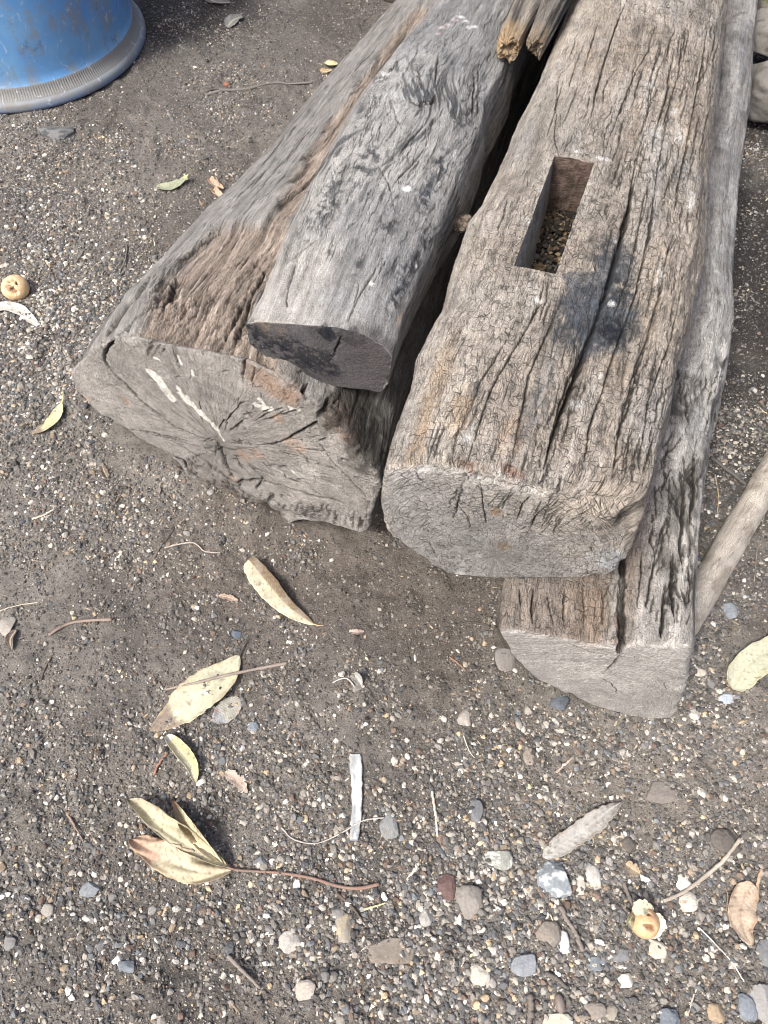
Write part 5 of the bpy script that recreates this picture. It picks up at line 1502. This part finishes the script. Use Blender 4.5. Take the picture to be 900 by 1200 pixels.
twig([(778, 1056), (800, 1046), (828, 1026), (848, 1008), (867, 983)], .0023, 'long tan curved stick pointing up right, at the lower right', (164, 152, 136), [.003, .004, .006, .008, .008], 1.2, name='stick', cat='stick', seed=32, endcol=(214, 206, 190))
twig([(657, 1062), (664, 1078), (674, 1092), (683, 1114)], .0030, 'thick grey-brown twig left of the peeled fruit', (124, 114, 106), .004, .9, seed=33)
twig([(731, 1034), (736, 1048), (744, 1065)], .0026, 'short grey-brown twig just above the peeled fruit', (116, 104, 96), .004, .9, seed=34)
twig([(819, 1087), (840, 1108), (858, 1128), (872, 1150)], .0009, 'white thread of root running down from below the tan curved stick', (214, 206, 188), .003, .7, name='root_fibre', cat='root fibre', seed=35)
twig([(330, 970), (345, 984), (372, 988), (400, 976), (425, 962), (450, 958)], .0010, 'thin grey root thread crossing the pale sliver', (176, 168, 158), [.002, .003, .003, .004, .009, .004], .9, name='root_fibre', cat='root fibre', seed=36)
twig([(180, 908), (186, 895), (196, 882)], .0020, 'rusty brown splinter of bark beside the curled yellow leaf', (154, 104, 78), .003, .8, name='bark_splinter', cat='splinter', seed=37, flat=.5)
twig([(834, 536), (852, 550), (874, 568)], .0030, 'dark grey stick half hidden between the pale beam and the wooden pole', (96, 92, 88), .005, .9, name='stick', cat='stick', seed=38)
twig([(38, 608), (50, 604), (63, 597)], .0022, 'pale tan splinter lying alone on the left', (182, 168, 148), .003, .6, name='wood_splinter', cat='splinter', seed=39, flat=.5)
twig([(427, 1066), (440, 1062), (452, 1058)], .0014, 'pale yellow straw just under the end of the brown stalk', (206, 190, 132), .003, .7, name='straw', cat='straw', seed=40)
twig([(477, 1031), (484, 1022), (491, 1012)], .0016, 'short pale splinter left of the red-brown stone', (192, 178, 158), .003, .9, name='wood_splinter', cat='splinter', seed=41, flat=.6)
twig([(621, 1166), (622, 1184), (619, 1204)], .0040, 'thick grey stub of stick at the bottom edge', (112, 102, 94), .004, 1, name='stick', cat='stick', seed=42)
twig([(640, 1140), (652, 1146), (664, 1158)], .0030, 'short dark grey twig under the small white angular stone', (100, 94, 88), .004, .8, seed=43)
twig([(395, 1047), (412, 1062), (424, 1078)], .0018, 'dark brown twig sloping down from the brown stalk', (92, 80, 72), .003, .7, seed=44)
twig([(645, 1072), (652, 1090), (658, 1104)], .0009, 'fine pale straw beside the thick grey-brown twig', (206, 186, 144), .005, .7, name='straw', cat='straw', seed=45)
twig([(897, 596), (888, 640), (884, 680)], .0010, 'thin dry stem right of the wooden pole', (128, 118, 104), .003, .7, name='dry_stalk', cat='dry stalk', seed=46)
twig([(838, 556), (842, 580), (841, 600)], .0010, 'thin straw-coloured stalk on the dark soil behind the pale beam', (176, 156, 112), .003, .7, name='dry_stalk', cat='dry stalk', seed=47)
twig([(543, 862), (550, 880), (556, 888)], .0007, 'hair-thin white root left of the tan rectangular stone', (206, 196, 180), .002, .7, name='root_fibre', cat='root fibre', seed=48)
twig([(60, 1010 - 240), (52, 785), (48, 797)], .0014, 'short dark twig below the grey-brown bent twig on the left', (100, 86, 76), .002, .8, seed=49)
twig([(527, 770), (538, 778), (546, 786)], .0016, 'short rusty twig left of the grey stone sunk beside the pale beam', (134, 100, 76), .002, .8, seed=50)
twig([(652, 905), (662, 896), (672, 887)], .0020, 'short flat tan splinter below the pale beam end', (158, 142, 126), .002, .8, name='wood_splinter', cat='splinter', seed=51, flat=.5)
twig([(820, 1000 + 150), (812, 1170), (806, 1190)], .0010, 'thin pale straw near the bottom right stones', (196, 186, 160), .002, .8, name='straw', cat='straw', seed=52)

# ------------------------------------------------------------------ distinct stones
ST = [  # px, py, rx, ry, colour, box, label
    (582, 1006, 20, 12, (158, 160, 150), 2.3, 'flat grey-green stone with a chipped pale edge, left of the blue-grey stone', 1),
    (649, 1027, 21, 20, (134, 144, 150), 3.2, 'angular blue-grey stone with a white streaked top, under the long grey leaf', 2),
    (549, 1058, 17, 18, (172, 166, 154), 2.6, 'largest pale grey rough stone, right of the red-brown one', 3),
    (525, 1040, 12, 13, (112, 84, 80), 2.8, 'dark red-brown rough stone beside the largest pale one', 4),
    (402, 1087, 10, 15, (204, 194, 166), 2.8, 'upright cream stone with pitted skin, below the brown stalk', 5),
    (341, 1102, 14, 13, (184, 178, 168), 2.4, 'round pale grey stone below the sprig of leaves', 6),
    (358, 1161, 14, 10, (178, 168, 154), 2.6, 'pale stone with a hollow in it, near the bottom edge', 7),
    (457, 1113, 27, 14, (140, 128, 114), 2.8, 'wide flat buff slab half sunk in gravel right of the cream stone', 8),
    (457, 966, 12, 14, (134, 136, 136), 2.2, 'oval grey stone touching the thin thread, right of the sliver', 9),
    (557, 950, 9, 12, (118, 120, 124), 3.4, 'small flat grey triangular stone right of the straw-like stick', 10),
    (641, 1093, 15, 14, (138, 128, 116), 2.6, 'tan-grey rough stone left of the thick grey-brown twig', 11),
    (614, 1130, 15, 11, (140, 146, 152), 3.2, 'blue-grey slanted stone with sharp corners, left of the white angular one', 12),
    (563, 1140, 12, 11, (196, 188, 170), 2.5, 'rounded cream stone near the bottom, left of the slanted blue-grey one', 13),
    (574, 1153, 8, 7, (214, 210, 198), 2.4, 'small whitish pebble touching the rounded cream stone', 14),
    (659, 1106, 8, 13, (206, 208, 206), 3.4, 'narrow white angular stone below the tan-grey one', 15),
    (698, 1128, 12, 9, (120, 128, 136), 2.8, 'dark blue-grey stone below the peeled fruit on its left', 16),
    (695, 1027, 9, 12, (180, 178, 170), 2.8, 'irregular whitish stone right of the angular blue-grey stone', 17),
    (680, 1037, 6, 11, (196, 188, 172), 2.8, 'narrow cream stone beside the angular blue-grey stone', 18),
    (800, 1035, 10, 8, (216, 208, 194), 2.6, 'white rounded stone just above the tan curved stick', 19),
    (806, 1057, 12, 10, (210, 202, 184), 2.8, 'cream blocky stone just below the tan curved stick', 20),
    (839, 1187, 11, 10, (170, 146, 112), 2.2, 'round tan stone near the bottom right corner', 21),
    (873, 1181, 12, 13, (126, 134, 144), 3.0, 'blue-grey blocky stone in the bottom right corner', 22),
    (896, 1180, 14, 22, (186, 194, 200), 3.6, 'pale bluish white angular stone cut by the right edge', 23),
    (899, 1117, 11, 16, (122, 124, 126), 2.4, 'smooth dark grey stone below the crinkled brown leaf, at the right edge', 24),
    (783, 1198, 14, 14, (116, 124, 134), 3.0, 'pointed blue-grey stone cut by the bottom edge', 25),
    (652, 1200, 20, 10, (196, 190, 170), 2.8, 'large cream stone cut by the bottom edge', 26),
    (544, 842, 8, 12, (166, 158, 148), 2.4, 'upright grey-tan pebble below the mortised beam', 27),
    (620, 887, 7, 10, (166, 148, 128), 3.8, 'small tan rectangular stone below the pale beam', 28),
    (657, 824, 11, 9, (92, 100, 110), 2.2, 'smooth dark blue-grey pebble touching the bottom of the pale beam', 29),
    (592, 772, 12, 16, (132, 134, 136), 2.6, 'flat grey stone sunk beside the left corner of the pale beam', 30),
    (856, 716, 9, 10, (134, 142, 150), 2.4, 'blue-grey stone on the soil right of the wooden pole', 31),
    (850, 819, 9, 8, (176, 186, 196), 3.4, 'pale blue angular chip by the stalk of the green-yellow leaf', 32),
    (820, 787, 7, 6, (196, 182, 162), 2.6, 'cream pebble right of the pale beam end', 33),
    (812, 837, 8, 7, (190, 186, 172), 2.8, 'pale pebble beside the bottom right corner of the pale beam', 34),
    (106, 1042, 13, 8, (130, 136, 142), 2.2, 'oval blue-grey stone left of and below the sprig', 35),
    (148, 1133, 13, 6, (118, 126, 134), 2.2, 'long narrow blue-grey pebble near the lower left', 36),
    (137, 1127, 6, 6, (218, 212, 202), 2.4, 'white pebble touching the long narrow blue-grey one', 37),
    (55, 1067, 8, 7, (208, 202, 184), 2.6, 'whitish pebble alone at the lower left', 38),
    (11, 1105, 8, 9, (134, 138, 140), 2.4, 'grey round pebble at the left edge near the bottom', 39),
    (8, 735, 10, 12, (196, 188, 174), 2.8, 'white rough lump at the left edge', 40),
    (66, 156, 24, 12, (120, 120, 120), 3.0, 'angular grey rock with a dark hollow side, below the blue drum', 41),
    (186, 1200, 10, 7, (150, 146, 140), 2.6, 'grey stone cut by the bottom edge at left', 42),
    (418, 806, 7, 6, (150, 148, 144), 2.2, 'small grey pebble under the dry white-rimmed pod', 43),
    (277, 743, 6, 6, (96, 110, 126), 2.2, 'small blue pebble right above the stalk of the broad leaf', 44),
    (296, 852, 7, 6, (128, 138, 150), 2.4, 'blue-grey pebble right of and below the small oval leaf', 45),
    (738, 990, 10, 9, (104, 96, 88), 2.4, 'lump of brown soil-coloured stone near the torn seed case', 46),
    (778, 930, 22, 14, (118, 110, 102), 2.2, 'flat clod of dried soil half sunk at the right', 47),
    (852, 985, 18, 14, (104, 97, 90), 2.2, 'lumpy clod of dried soil by the top of the tan curved stick', 48),
    (305, 1010, 8, 7, (126, 130, 134), 2.4, 'grey pebble just above the brown stalk', 49),
    (395, 1100 - 30, 8, 7, (132, 130, 126), 2.4, 'grey pebble above the upright cream stone', 50),
    (500, 1076, 9, 9, (170, 166, 158), 2.6, 'pale grey pebble left of the largest pale stone', 51),
    (748, 1092, 0, 0, None, 0, '', 0),
    (770, 1112, 10, 9, (196, 188, 166), 2.8, 'cream pebble just below the peeled fruit', 52),
    (733, 1150, 9, 8, (206, 200, 186), 2.6, 'whitish pebble near the bottom, below the peeled fruit', 53),
    (716, 1188, 10, 9, (160, 150, 132), 2.4, 'round buff stone at the bottom edge right of the brown seed', 54),
    (697, 1185, 14, 9, (168, 152, 130), 3.2, 'pale wedge-shaped stone at the bottom right of the brown seed', 55),
    (726, 1118, 12, 8, (124, 126, 128), 2.6, 'grey slab-like pebble below and left of the peeled fruit', 56),
]
for i, (px, py, rx, ry, cl, bx, lb, sd) in enumerate(ST):
    if cl is None: continue
    sc_ = pxscale(px, py)
    hz = .5 * min(rx, ry) / sc_
    if sd in (8, 47, 30, 9): hz *= .55
    g_ = gat(px, py, hz * .18)
    c2 = None
    if sd == 2: c2 = srgb(176, 180, 180)
    if sd == 5: c2 = srgb(158, 142, 112)
    if sd == 41: c2 = srgb(70, 72, 76)
    if sd == 20: c2 = srgb(150, 140, 120)
    if sd == 1: c2 = srgb(190, 190, 180)
    o = rough_stone('stone' if max(rx, ry) > 9 else 'pebble', g_, (rx / sc_, ry / sc_ * 1.04, hz), srgb(*cl) * .86, 100 + sd, 4 if rx > 11 else 3, bx, 0, math.radians(random.uniform(-8, 8)), noise=.13, col2=c2, c2thr=.15)
    if sd in (47, 48, 46): o.name = 'soil_clod'
    tag(o, lb, 'soil clod' if sd in (47, 48) else ('stone' if max(rx, ry) > 9 else 'pebble'))
o = rough_stone('stone', gat(12, 735, .009), (.001, .001, .001), srgb(90, 90, 90), 1, 0); bpy.data.objects.remove(o)

# small pebbles one can still count: a few masters, copied
KINDSP = [('small pale cream pebble lying loose among the finer gravel', 'small cream pebbles', [(186, 178, 162), (170, 162, 146), (200, 193, 178)], 84),
          ('small mid-grey pebble lying loose among the finer gravel', 'small grey pebbles', [(138, 136, 132), (122, 120, 117), (154, 150, 144)], 84),
          ('small dark blue-grey pebble lying loose among the finer gravel', 'small blue-grey pebbles', [(102, 106, 112), (90, 94, 100), (114, 119, 124)], 54),
          ('small brown pebble lying loose among the finer gravel', 'small brown pebbles', [(126, 104, 88), (146, 124, 98)], 24)]
taken = [(px, py, max(rx, ry)) for px, py, rx, ry, cl, *_ in ST if cl] + [(x, y, 14) for x, y in ((213, 888), (200, 870), (222, 905), (235, 815), (205, 838), (262, 790), (262, 832), (330, 695), (310, 672), (355, 724), (210, 1010), (240, 1015), (175, 985), (165, 950), (210, 960), (230, 985), (417, 900), (417, 930), (417, 965), (56, 485), (18, 337), (18, 363), (755, 1081), (870, 1050), (872, 1080), (885, 780), (660, 990), (690, 968), (715, 950))]
for lb, gp, cols, cnt in KINDSP:
    masters = []
    for k in range(6):
        cl = cols[k % len(cols)]
        o = rough_stone('small_pebble', (0, 0, 0), (1, random.uniform(.7, .95), random.uniform(.45, .7)), srgb(*cl) * random.uniform(.85, 1.1), 300 + k + cnt, 2, 2.5, 0, 0, noise=.16)
        o['label'] = lb; o['category'] = 'pebble'; o['group'] = gp
        masters.append([o, False])
    done = 0
    while done < cnt:
        p = scatter(1, 1.7)[0]
        px, py = project(np.array([[p[0], p[1], 0]])); px, py = float(px[0]), float(py[0])
        if px < -5 or px > 905 or py < 140 or py > 1200: continue
        r = random.uniform(.0034, .0072) * (.85 + .25 * random.random())
        rp_ = r * pxscale(px, py)
        if any((px - a) ** 2 + (py - b) ** 2 < (rp_ + c) ** 2 for a, b, c in taken): continue
        taken.append((px, py, rp_))
        mst = masters[done % 6]
        if not mst[1]: o = mst[0]; mst[1] = True
        else:
            o = mst[0].copy(); COL.objects.link(o)
        o.scale = (r, r, r); o.rotation_euler = (random.uniform(-.3, .3), random.uniform(-.3, .3), random.uniform(0, 6.28))
        o.location = (p[0], p[1], float(gz(p[0], p[1])) + r * .12)
        done += 1

# ------------------------------------------------------------------ wooden pole at right
Pp = spline([at(800, 733, .030), at(818, 702, .030), at(860, 630, .032), at(900, 560, .036), at(960, 460, .05), at(1040, 330, .07)], 150)
Rp = np.interp(np.linspace(0, 1, 150), [0, .3, 1], [.0235, .0228, .0210])
o = tube_mesh('wooden_pole', Pp, Rp, MW, None, srgb(200, 189, 172), 40, 5, .09, srgb(168, 155, 136), loc=Pp[0], msk=(.0, .6, .45), nf=16)
tag(o, 'smooth pale wooden pole lying on the ground at the right edge', 'pole', kind='thing')

# ------------------------------------------------------------------ split stick of firewood on top
def split_wood():
    def half(name, pts, r0, r1, seed, tan, parent=None):
        n, nr, ncap = 200, 96, 16
        e = spline([at(*q) for q in pts], n)
        T = np.gradient(e, axis=0); T /= np.linalg.norm(T, axis=1)[:, None]
        B = np.cross(T, [0, 0, 1.]); B /= np.linalg.norm(B, axis=1)[:, None]; Nn = np.cross(B, T)
        th = np.linspace(0, 2 * np.pi, nr, endpoint=False); cx, sx = np.cos(th), np.sin(th)
        L = np.concatenate([[0], np.cumsum(np.linalg.norm(np.diff(e, axis=0), axis=1))])
        rows = []; cols = []; us = []
        for k in range(ncap + n):
            i = max(0, k - ncap); f = (k + .05) / ncap if k < ncap else 1.0
            R = r0 + (r1 - r0) * min(1, L[i] / .25)
            r = R * (1 + .20 * vnoise(cx * 1.3, sx * 1.3, L[i] * 6 + 0 * cx, seed) + .10 * vnoise(cx * 4, sx * 4, L[i] * 10 + 0 * cx, seed + 1) + .05 * vnoise(cx * 10, sx * 10, L[i] * 14 + 0 * cx, seed + 2))
            r = r * (1 - .16 * smooth(.35, .6, vnoise(cx * 3.2, sx * 3.2, L[i] * 5 + 0 * cx, seed + 3)))
            push = .010 * vnoise(cx * f * 2.2, sx * f * 2.2, seed=seed + 4) + .004 * vnoise(cx * f * 7, sx * f * 7, seed=seed + 5) - .006 * (cx * f)
            push = push * max(0, 1 - max(0, k - ncap) / 22)
            rows.append(e[i] + T[i] * push[:, None] + (cx * r * f)[:, None] * B[i] + (sx * r * f * .95)[:, None] * Nn[i])
            nn = fbm(cx * 3, sx * 3, L[i] * 9 + 0 * cx, 3, seed + 6); n2 = fbm(cx * 9, sx * 9, L[i] * 22 + (1 - f) * 2 + 0 * cx, 3, seed + 7)
            c = np.tile(srgb(124, 118, 109), (nr, 1)); c = mixc(c, srgb(50, 46, 43), smooth(-.05, .35, nn)); c = mixc(c, srgb(170, 158, 138), smooth(.1, .5, -nn) * .8)
            m_ = np.clip(tan * (smooth(.045, .0, L[i]) if True else 1) * smooth(-.5, .1, n2 + .2), 0, 1) * np.ones(nr)
            c = mixc(c, srgb(196, 162, 108), m_ * .9); c = mixc(c, srgb(120, 92, 62), m_ * smooth(.05, .5, n2) * .8)
            cols.append(c); us.append(np.full(nr, L[i] if k >= ncap else -(1 - f) * .02))
        V = np.concatenate(rows); C = np.concatenate(cols); U = np.concatenate(us); M = len(rows)
        i = np.arange(M - 1)[:, None]; j = np.arange(nr)[None]; jn = (j + 1) % nr
        Fq = np.stack([i * nr + j, i * nr + jn, (i + 1) * nr + jn, (i + 1) * nr + j], -1).reshape(-1, 4)
        vv = np.tile(th * .03, M); uv = np.stack([U, vv], 1)[Fq]; w = np.abs(uv[:, 0, 1] - uv[:, 1, 1]) > .08; s_ = uv[w]; s_[:, 1:3, 1] += 2 * np.pi * .03; uv[w] = s_
        caps = [np.arange(nr)[::-1][None], ((M - 1) * nr + np.arange(nr))[None]]
        return mesh_obj(name, V, [Fq] + caps, MW, parent, C, True, np.vstack([uv.reshape(-1, 2), np.zeros((2 * nr, 2))]), np.tile([.2, 1, .9], (len(V), 1)), loc=None if parent else e[0])
    o = half('split_firewood', [(595, 53, .435), (611, 20, .446), (632, -20, .458), (660, -75, .47), (700, -150, .49)], 0.0205, .028, 31, 1.0)
    half('split_prong', [(626, 54, .440), (641, 24, .450), (660, -18, .460), (688, -75, .472), (725, -150, .49)], 0.0195, .029, 47, .45, o)
    tag(o, 'piece of firewood split into two prongs, one tan-ended, lying across the gap between two beams', 'firewood', kind='thing')
split_wood()

# ------------------------------------------------------------------ clump wedged in the gap
o = rough_stone('dried_clump', at(541, 261, .345), (.0145, .0145, .012), srgb(120, 104, 88), 61, 4, 2.1, noise=.30, cuts=0, col2=srgb(70, 60, 52), c2thr=.05, mat=MSTONE)
tag(o, 'round brown clump of dried mud and fibres wedged in the dark gap', 'dried clump')

# ------------------------------------------------------------------ litter in the bottom of the mortise
top = G_MOR.hole_top; zf = G_MOR.hole_z
ca, cl_ = (top @ G_MOR.ax), (top @ G_MOR.la)
rs = np.random.default_rng(77)
bv, bf = ICO[1]
n = 900
A = rs.uniform(ca.min() + .004, ca.max() - .004, n); S = rs.uniform(cl_.min() + .003, cl_.max() - .003, n)
mound = .016 * np.exp(-((A - ca.mean() - .02) / .06) ** 2)
r = .0014 * 4.6 ** (rs.random(n) ** 1.3)
V = np.repeat(bv[None], n, 0) * (1 + .2 * rs.standard_normal((n, len(bv), 1)).clip(-1, 1))
V = V * (np.stack([rs.uniform(.8, 1.8, n), rs.uniform(.5, 1, n), rs.uniform(.3, .8, n)], 1) * r[:, None])[:, None]
a = rs.uniform(0, 6.28, n); c_, s_ = np.cos(a)[:, None], np.sin(a)[:, None]
V = np.stack([V[..., 0] * c_ - V[..., 1] * s_, V[..., 0] * s_ + V[..., 1] * c_, V[..., 2] + V[..., 0] * rs.uniform(-.6, .6, (n, 1))], 2)
ctr = A[:, None] * G_MOR.ax + S[:, None] * G_MOR.la; ctr[:, 2] = zf + mound * rs.uniform(.1, 1, n) + .002
V += ctr[:, None]
pc = np.array([srgb(*q) for q in ((60, 52, 44), (84, 72, 58), (120, 98, 68), (168, 136, 88), (48, 44, 40), (190, 166, 120), (100, 96, 90))])
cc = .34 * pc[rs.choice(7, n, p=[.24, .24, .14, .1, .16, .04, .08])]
o = mesh_obj('wood_litter', V.reshape(-1, 3), (bf[None] + (np.arange(n) * len(bv))[:, None, None]).reshape(-1, 3), MGRAVEL, None, np.repeat(cc[:, None], len(bv), 1).reshape(-1, 3), False)
tag(o, 'dark crumbs and tan wood chips lying in the bottom of the mortise hole', 'litter', kind='stuff')

# ------------------------------------------------------------------ blocks at the top edge
g_ = at(505, -22, .0)
o = rough_stone('stone_block', (g_[0] + .03, g_[1] + .03, .075), (.19, .15, .10), srgb(140, 136, 130), 71, 4, 5, math.radians(6), noise=.05, cuts=0, col2=srgb(112, 108, 102))
tag(o, 'rough grey stone block behind the wide log at the top edge', 'stone block', kind='thing')
for px, py, z, hf, cl, sd, lb, gp in ((921, 104, .07, (.095, .085, .06), (122, 118, 112), 81, 'larger squarish building stone beside the beams at the right edge', 0),
                                   (918, 46, .075, (.085, .060, .055), (128, 124, 117), 82, 'pale rounded building stone behind the larger squarish one', 0),
                                   (912, 8, .07, (.070, .050, .06), (118, 112, 96), 83, 'mossy grey-green building stone at the top right corner', 0)):
    g_ = at(px, py, z)
    o = rough_stone('building_stone', g_, hf, srgb(*cl), sd, 4, 3.4, math.radians(-8), noise=.08, cuts=3, col2=srgb(96, 90, 82) if sd != 83 else srgb(88, 96, 52))
    tag(o, lb, 'building stone', kind='thing')

# ------------------------------------------------------------------ blue drum
def circ(a, b, c):
    A = np.array([[b[0] - a[0], b[1] - a[1]], [c[0] - a[0], c[1] - a[1]]]) * 2
    B = np.array([b @ b - a @ a, c @ c - a @ a]); q = np.linalg.solve(A, B); return q, np.linalg.norm(q - a)
pa, pb, pc_ = (at(169, 47, .012)[:2], at(104, 110, .006)[:2], at(0, 133, .006)[:2])
cen, RR = circ(pa, pb, pc_)
print('drum', cen, RR)
SD_DRUM = empty('plastic_drum', (cen[0], cen[1], 0))
tag(SD_DRUM, 'scuffed blue plastic drum with a flared grey ribbed base, top left', 'drum')

def lathe(name, prof, mat, seg, parent, colf, rib=None, close=False):
    prof = np.array(prof); n = len(prof); th = np.linspace(0, 2 * np.pi, seg, endpoint=False)
    r = prof[:, 0][:, None] * np.ones(seg); z = prof[:, 1][:, None] * np.ones(seg)
    if rib is not None: r = r + rib(th)[None] * prof[:, 2][:, None]
    V = np.stack([cen[0] + r * np.cos(th), cen[1] + r * np.sin(th), z], -1).reshape(-1, 3)
    i = np.arange(n - 1)[:, None]; j = np.arange(seg)[None]; jn = (j + 1) % seg
    Fq = np.stack([i * seg + j, i * seg + jn, (i + 1) * seg + jn, (i + 1) * seg + j], -1).reshape(-1, 4)
    return mesh_obj(name, V, Fq, mat, parent, colf(V, th), True)

def plastic_material(name, rough, blue):
    s = NT(name)
    pos = s.n('ShaderNodeTexCoord').outputs['Object']
    col = s.attr('Col')
    n1 = s.noise(pos, 14, 6, .7); n2 = s.noise(pos, 60, 5, .7); n3 = s.noise(s.mapping(pos, (40, 40, 6)), 1, 5, .65)
    d = s.math('ADD', s.math('MULTIPLY', n1, .6), s.math('MULTIPLY', n3, .4))
    dirt = s.rng(d, .47, .60, 0, 1, True)
    c = col
    if blue:
        c = s.mix(s.rng(s.noise(pos, 5, 4, .6), .35, .65, 0, 1), c, (.14, .32, .56))
        c = s.mix(s.math('MULTIPLY', dirt, .7), c, (.20, .215, .22))
        pale = s.rng(s.noise(s.mapping(pos, (70, 70, 14)), 1, 4, .6), .58, .72, 0, .45)
        c = s.mix(pale, c, (.22, .30, .42))
        dk = s.rng(s.noise(pos, 26, 5, .7), .6, .72, 0, .5)
        c = s.mix(dk, c, (.045, .075, .12))
    else:
        c = s.mix(s.math('MULTIPLY', dirt, .6), c, (.17, .16, .145))
    # scratches
    wv = s.n('ShaderNodeTexWave'); wv.inputs['Scale'].default_value = 6; wv.inputs['Distortion'].default_value = 26; wv.inputs['Detail'].default_value = 4; s.l(pos, wv.inputs['Vector'])
    sc = s.math('MULTIPLY', s.rng(wv.outputs['Fac'], .955, .995, 0, 1), s.rng(n2, .5, .6, 0, 1))
    c = s.mix(s.math('MULTIPLY', sc, .6), c, (.42, .47, .52))
    fl = s.rng(s.noise(pos, 330, 2, .5), .68, .74, 0, .8)
    c = s.mix(fl, c, (.36, .35, .33))
    s.l(c, s.b.inputs['Base Color'])
    rr_ = s.rng(n2, .3, .7, rough - .1, rough + .18); s.l(rr_, s.b.inputs['Roughness'])
    s.l(s.bump(n2, .35, .001), s.b.inputs['Normal'])
    return s.m
MB = plastic_material('scuffed_blue_plastic', .5, True); MGR = plastic_material('worn_grey_plastic', .6, False)
blue = np.array([.035, .19, .56])
rb = RR - .027
body = [(rb + .003, .050), (rb, .056), (rb - .001, .07)] + [(rb - .001 + .012 * math.sin(math.pi * (z - .07) / .83), z) for z in np.linspace(.09, .88, 60)] + [(rb, .90), (rb - .012, .915), (rb - .014, .925), (.02, .928)]
lathe('body', body, MB, 240, SD_DRUM, lambda V, th: np.tile(blue, (len(V), 1)))
rim = [(RR - .03, .002), (RR - .004, .0025), (RR - .001, .005), (RR, .010), (RR - .001, .018), (RR - .004, .0235), (RR - .009, .0255)]
def rimcol(V, th):
    c = np.tile(srgb(118, 126, 133), (len(V), 1)); n = fbm(V[:, 0] * 18, V[:, 1] * 18, V[:, 2] * 60, 4, 5)
    c = mixc(c, srgb(84, 120, 168), smooth(.02, .006, V[:, 2] + .010 * n) * .8)
    return mixc(c, srgb(116, 112, 106), smooth(.0, .5, n) * .7)
lathe('base_rim', rim, MGR, 360, SD_DRUM, rimcol)
seg = 2400
band = [(RR - .009, .0255, 0), (RR - .010, .0270, .4), (RR - .013, .0300, 1), (RR - .0165, .035, 1), (RR - .0195, .040, 1), (RR - .0215, .045, 1), (RR - .023, .049, .2), (rb + .003, .0505, 0)]
lathe('ribbed_band', band, MGR, seg, SD_DRUM, lambda V, th: np.tile(srgb(116, 117, 116), (len(V), 1)), rib=lambda th: -.0009 * (np.arange(seg) % 8 >= 4))
# ------------------------------------------------------------------ camera, light, sky
cam = bpy.data.cameras.new('camera'); co = bpy.data.objects.new('camera', cam); COL.objects.link(co)
co.location = (0, 0, H); co.rotation_euler = (math.radians(90) - PITCH, 0, 0)
cam.sensor_fit = 'VERTICAL'; cam.sensor_height = 36; cam.lens = F / 1200 * 36; cam.clip_start = .02; cam.clip_end = 200
SC.camera = co
W = bpy.data.worlds.new('World'); SC.world = W; W.use_nodes = True
nt = W.node_tree; bg = nt.nodes['Background']
sky = nt.nodes.new('ShaderNodeTexSky'); sky.sky_type = 'NISHITA'; sky.sun_disc = False
SD = np.array([-.50, -.50, 1.0]); SD /= np.linalg.norm(SD)     # towards the sun
sky.sun_elevation = math.asin(SD[2]); sky.sun_rotation = math.atan2(SD[0], SD[1])
sky.air_density = .7; sky.dust_density = 6; sky.ozone_density = .6
nt.links.new(sky.outputs[0], bg.inputs[0]); bg.inputs[1].default_value = .12
sl = bpy.data.lights.new('sun', 'SUN'); so = bpy.data.objects.new('sun', sl); COL.objects.link(so)
sl.energy = 1.75; sl.angle = math.radians(10); sl.color = (1, .992, .935)
from mathutils import Vector
so.rotation_euler = Vector(tuple(SD)).to_track_quat('Z', 'Y').to_euler(); so.location = tuple(SD * 8)
SC.view_settings.view_transform = 'Standard'; SC.view_settings.look = 'None'
SC.view_settings.gamma = 1; SC.view_settings.use_curve_mapping = False
SC.view_settings.exposure = 1.1
SC.render.film_transparent = False
SC.cycles.max_bounces = 6
SC.cycles.pixel_filter_type = 'BLACKMAN_HARRIS'; SC.cycles.filter_width = 1.0
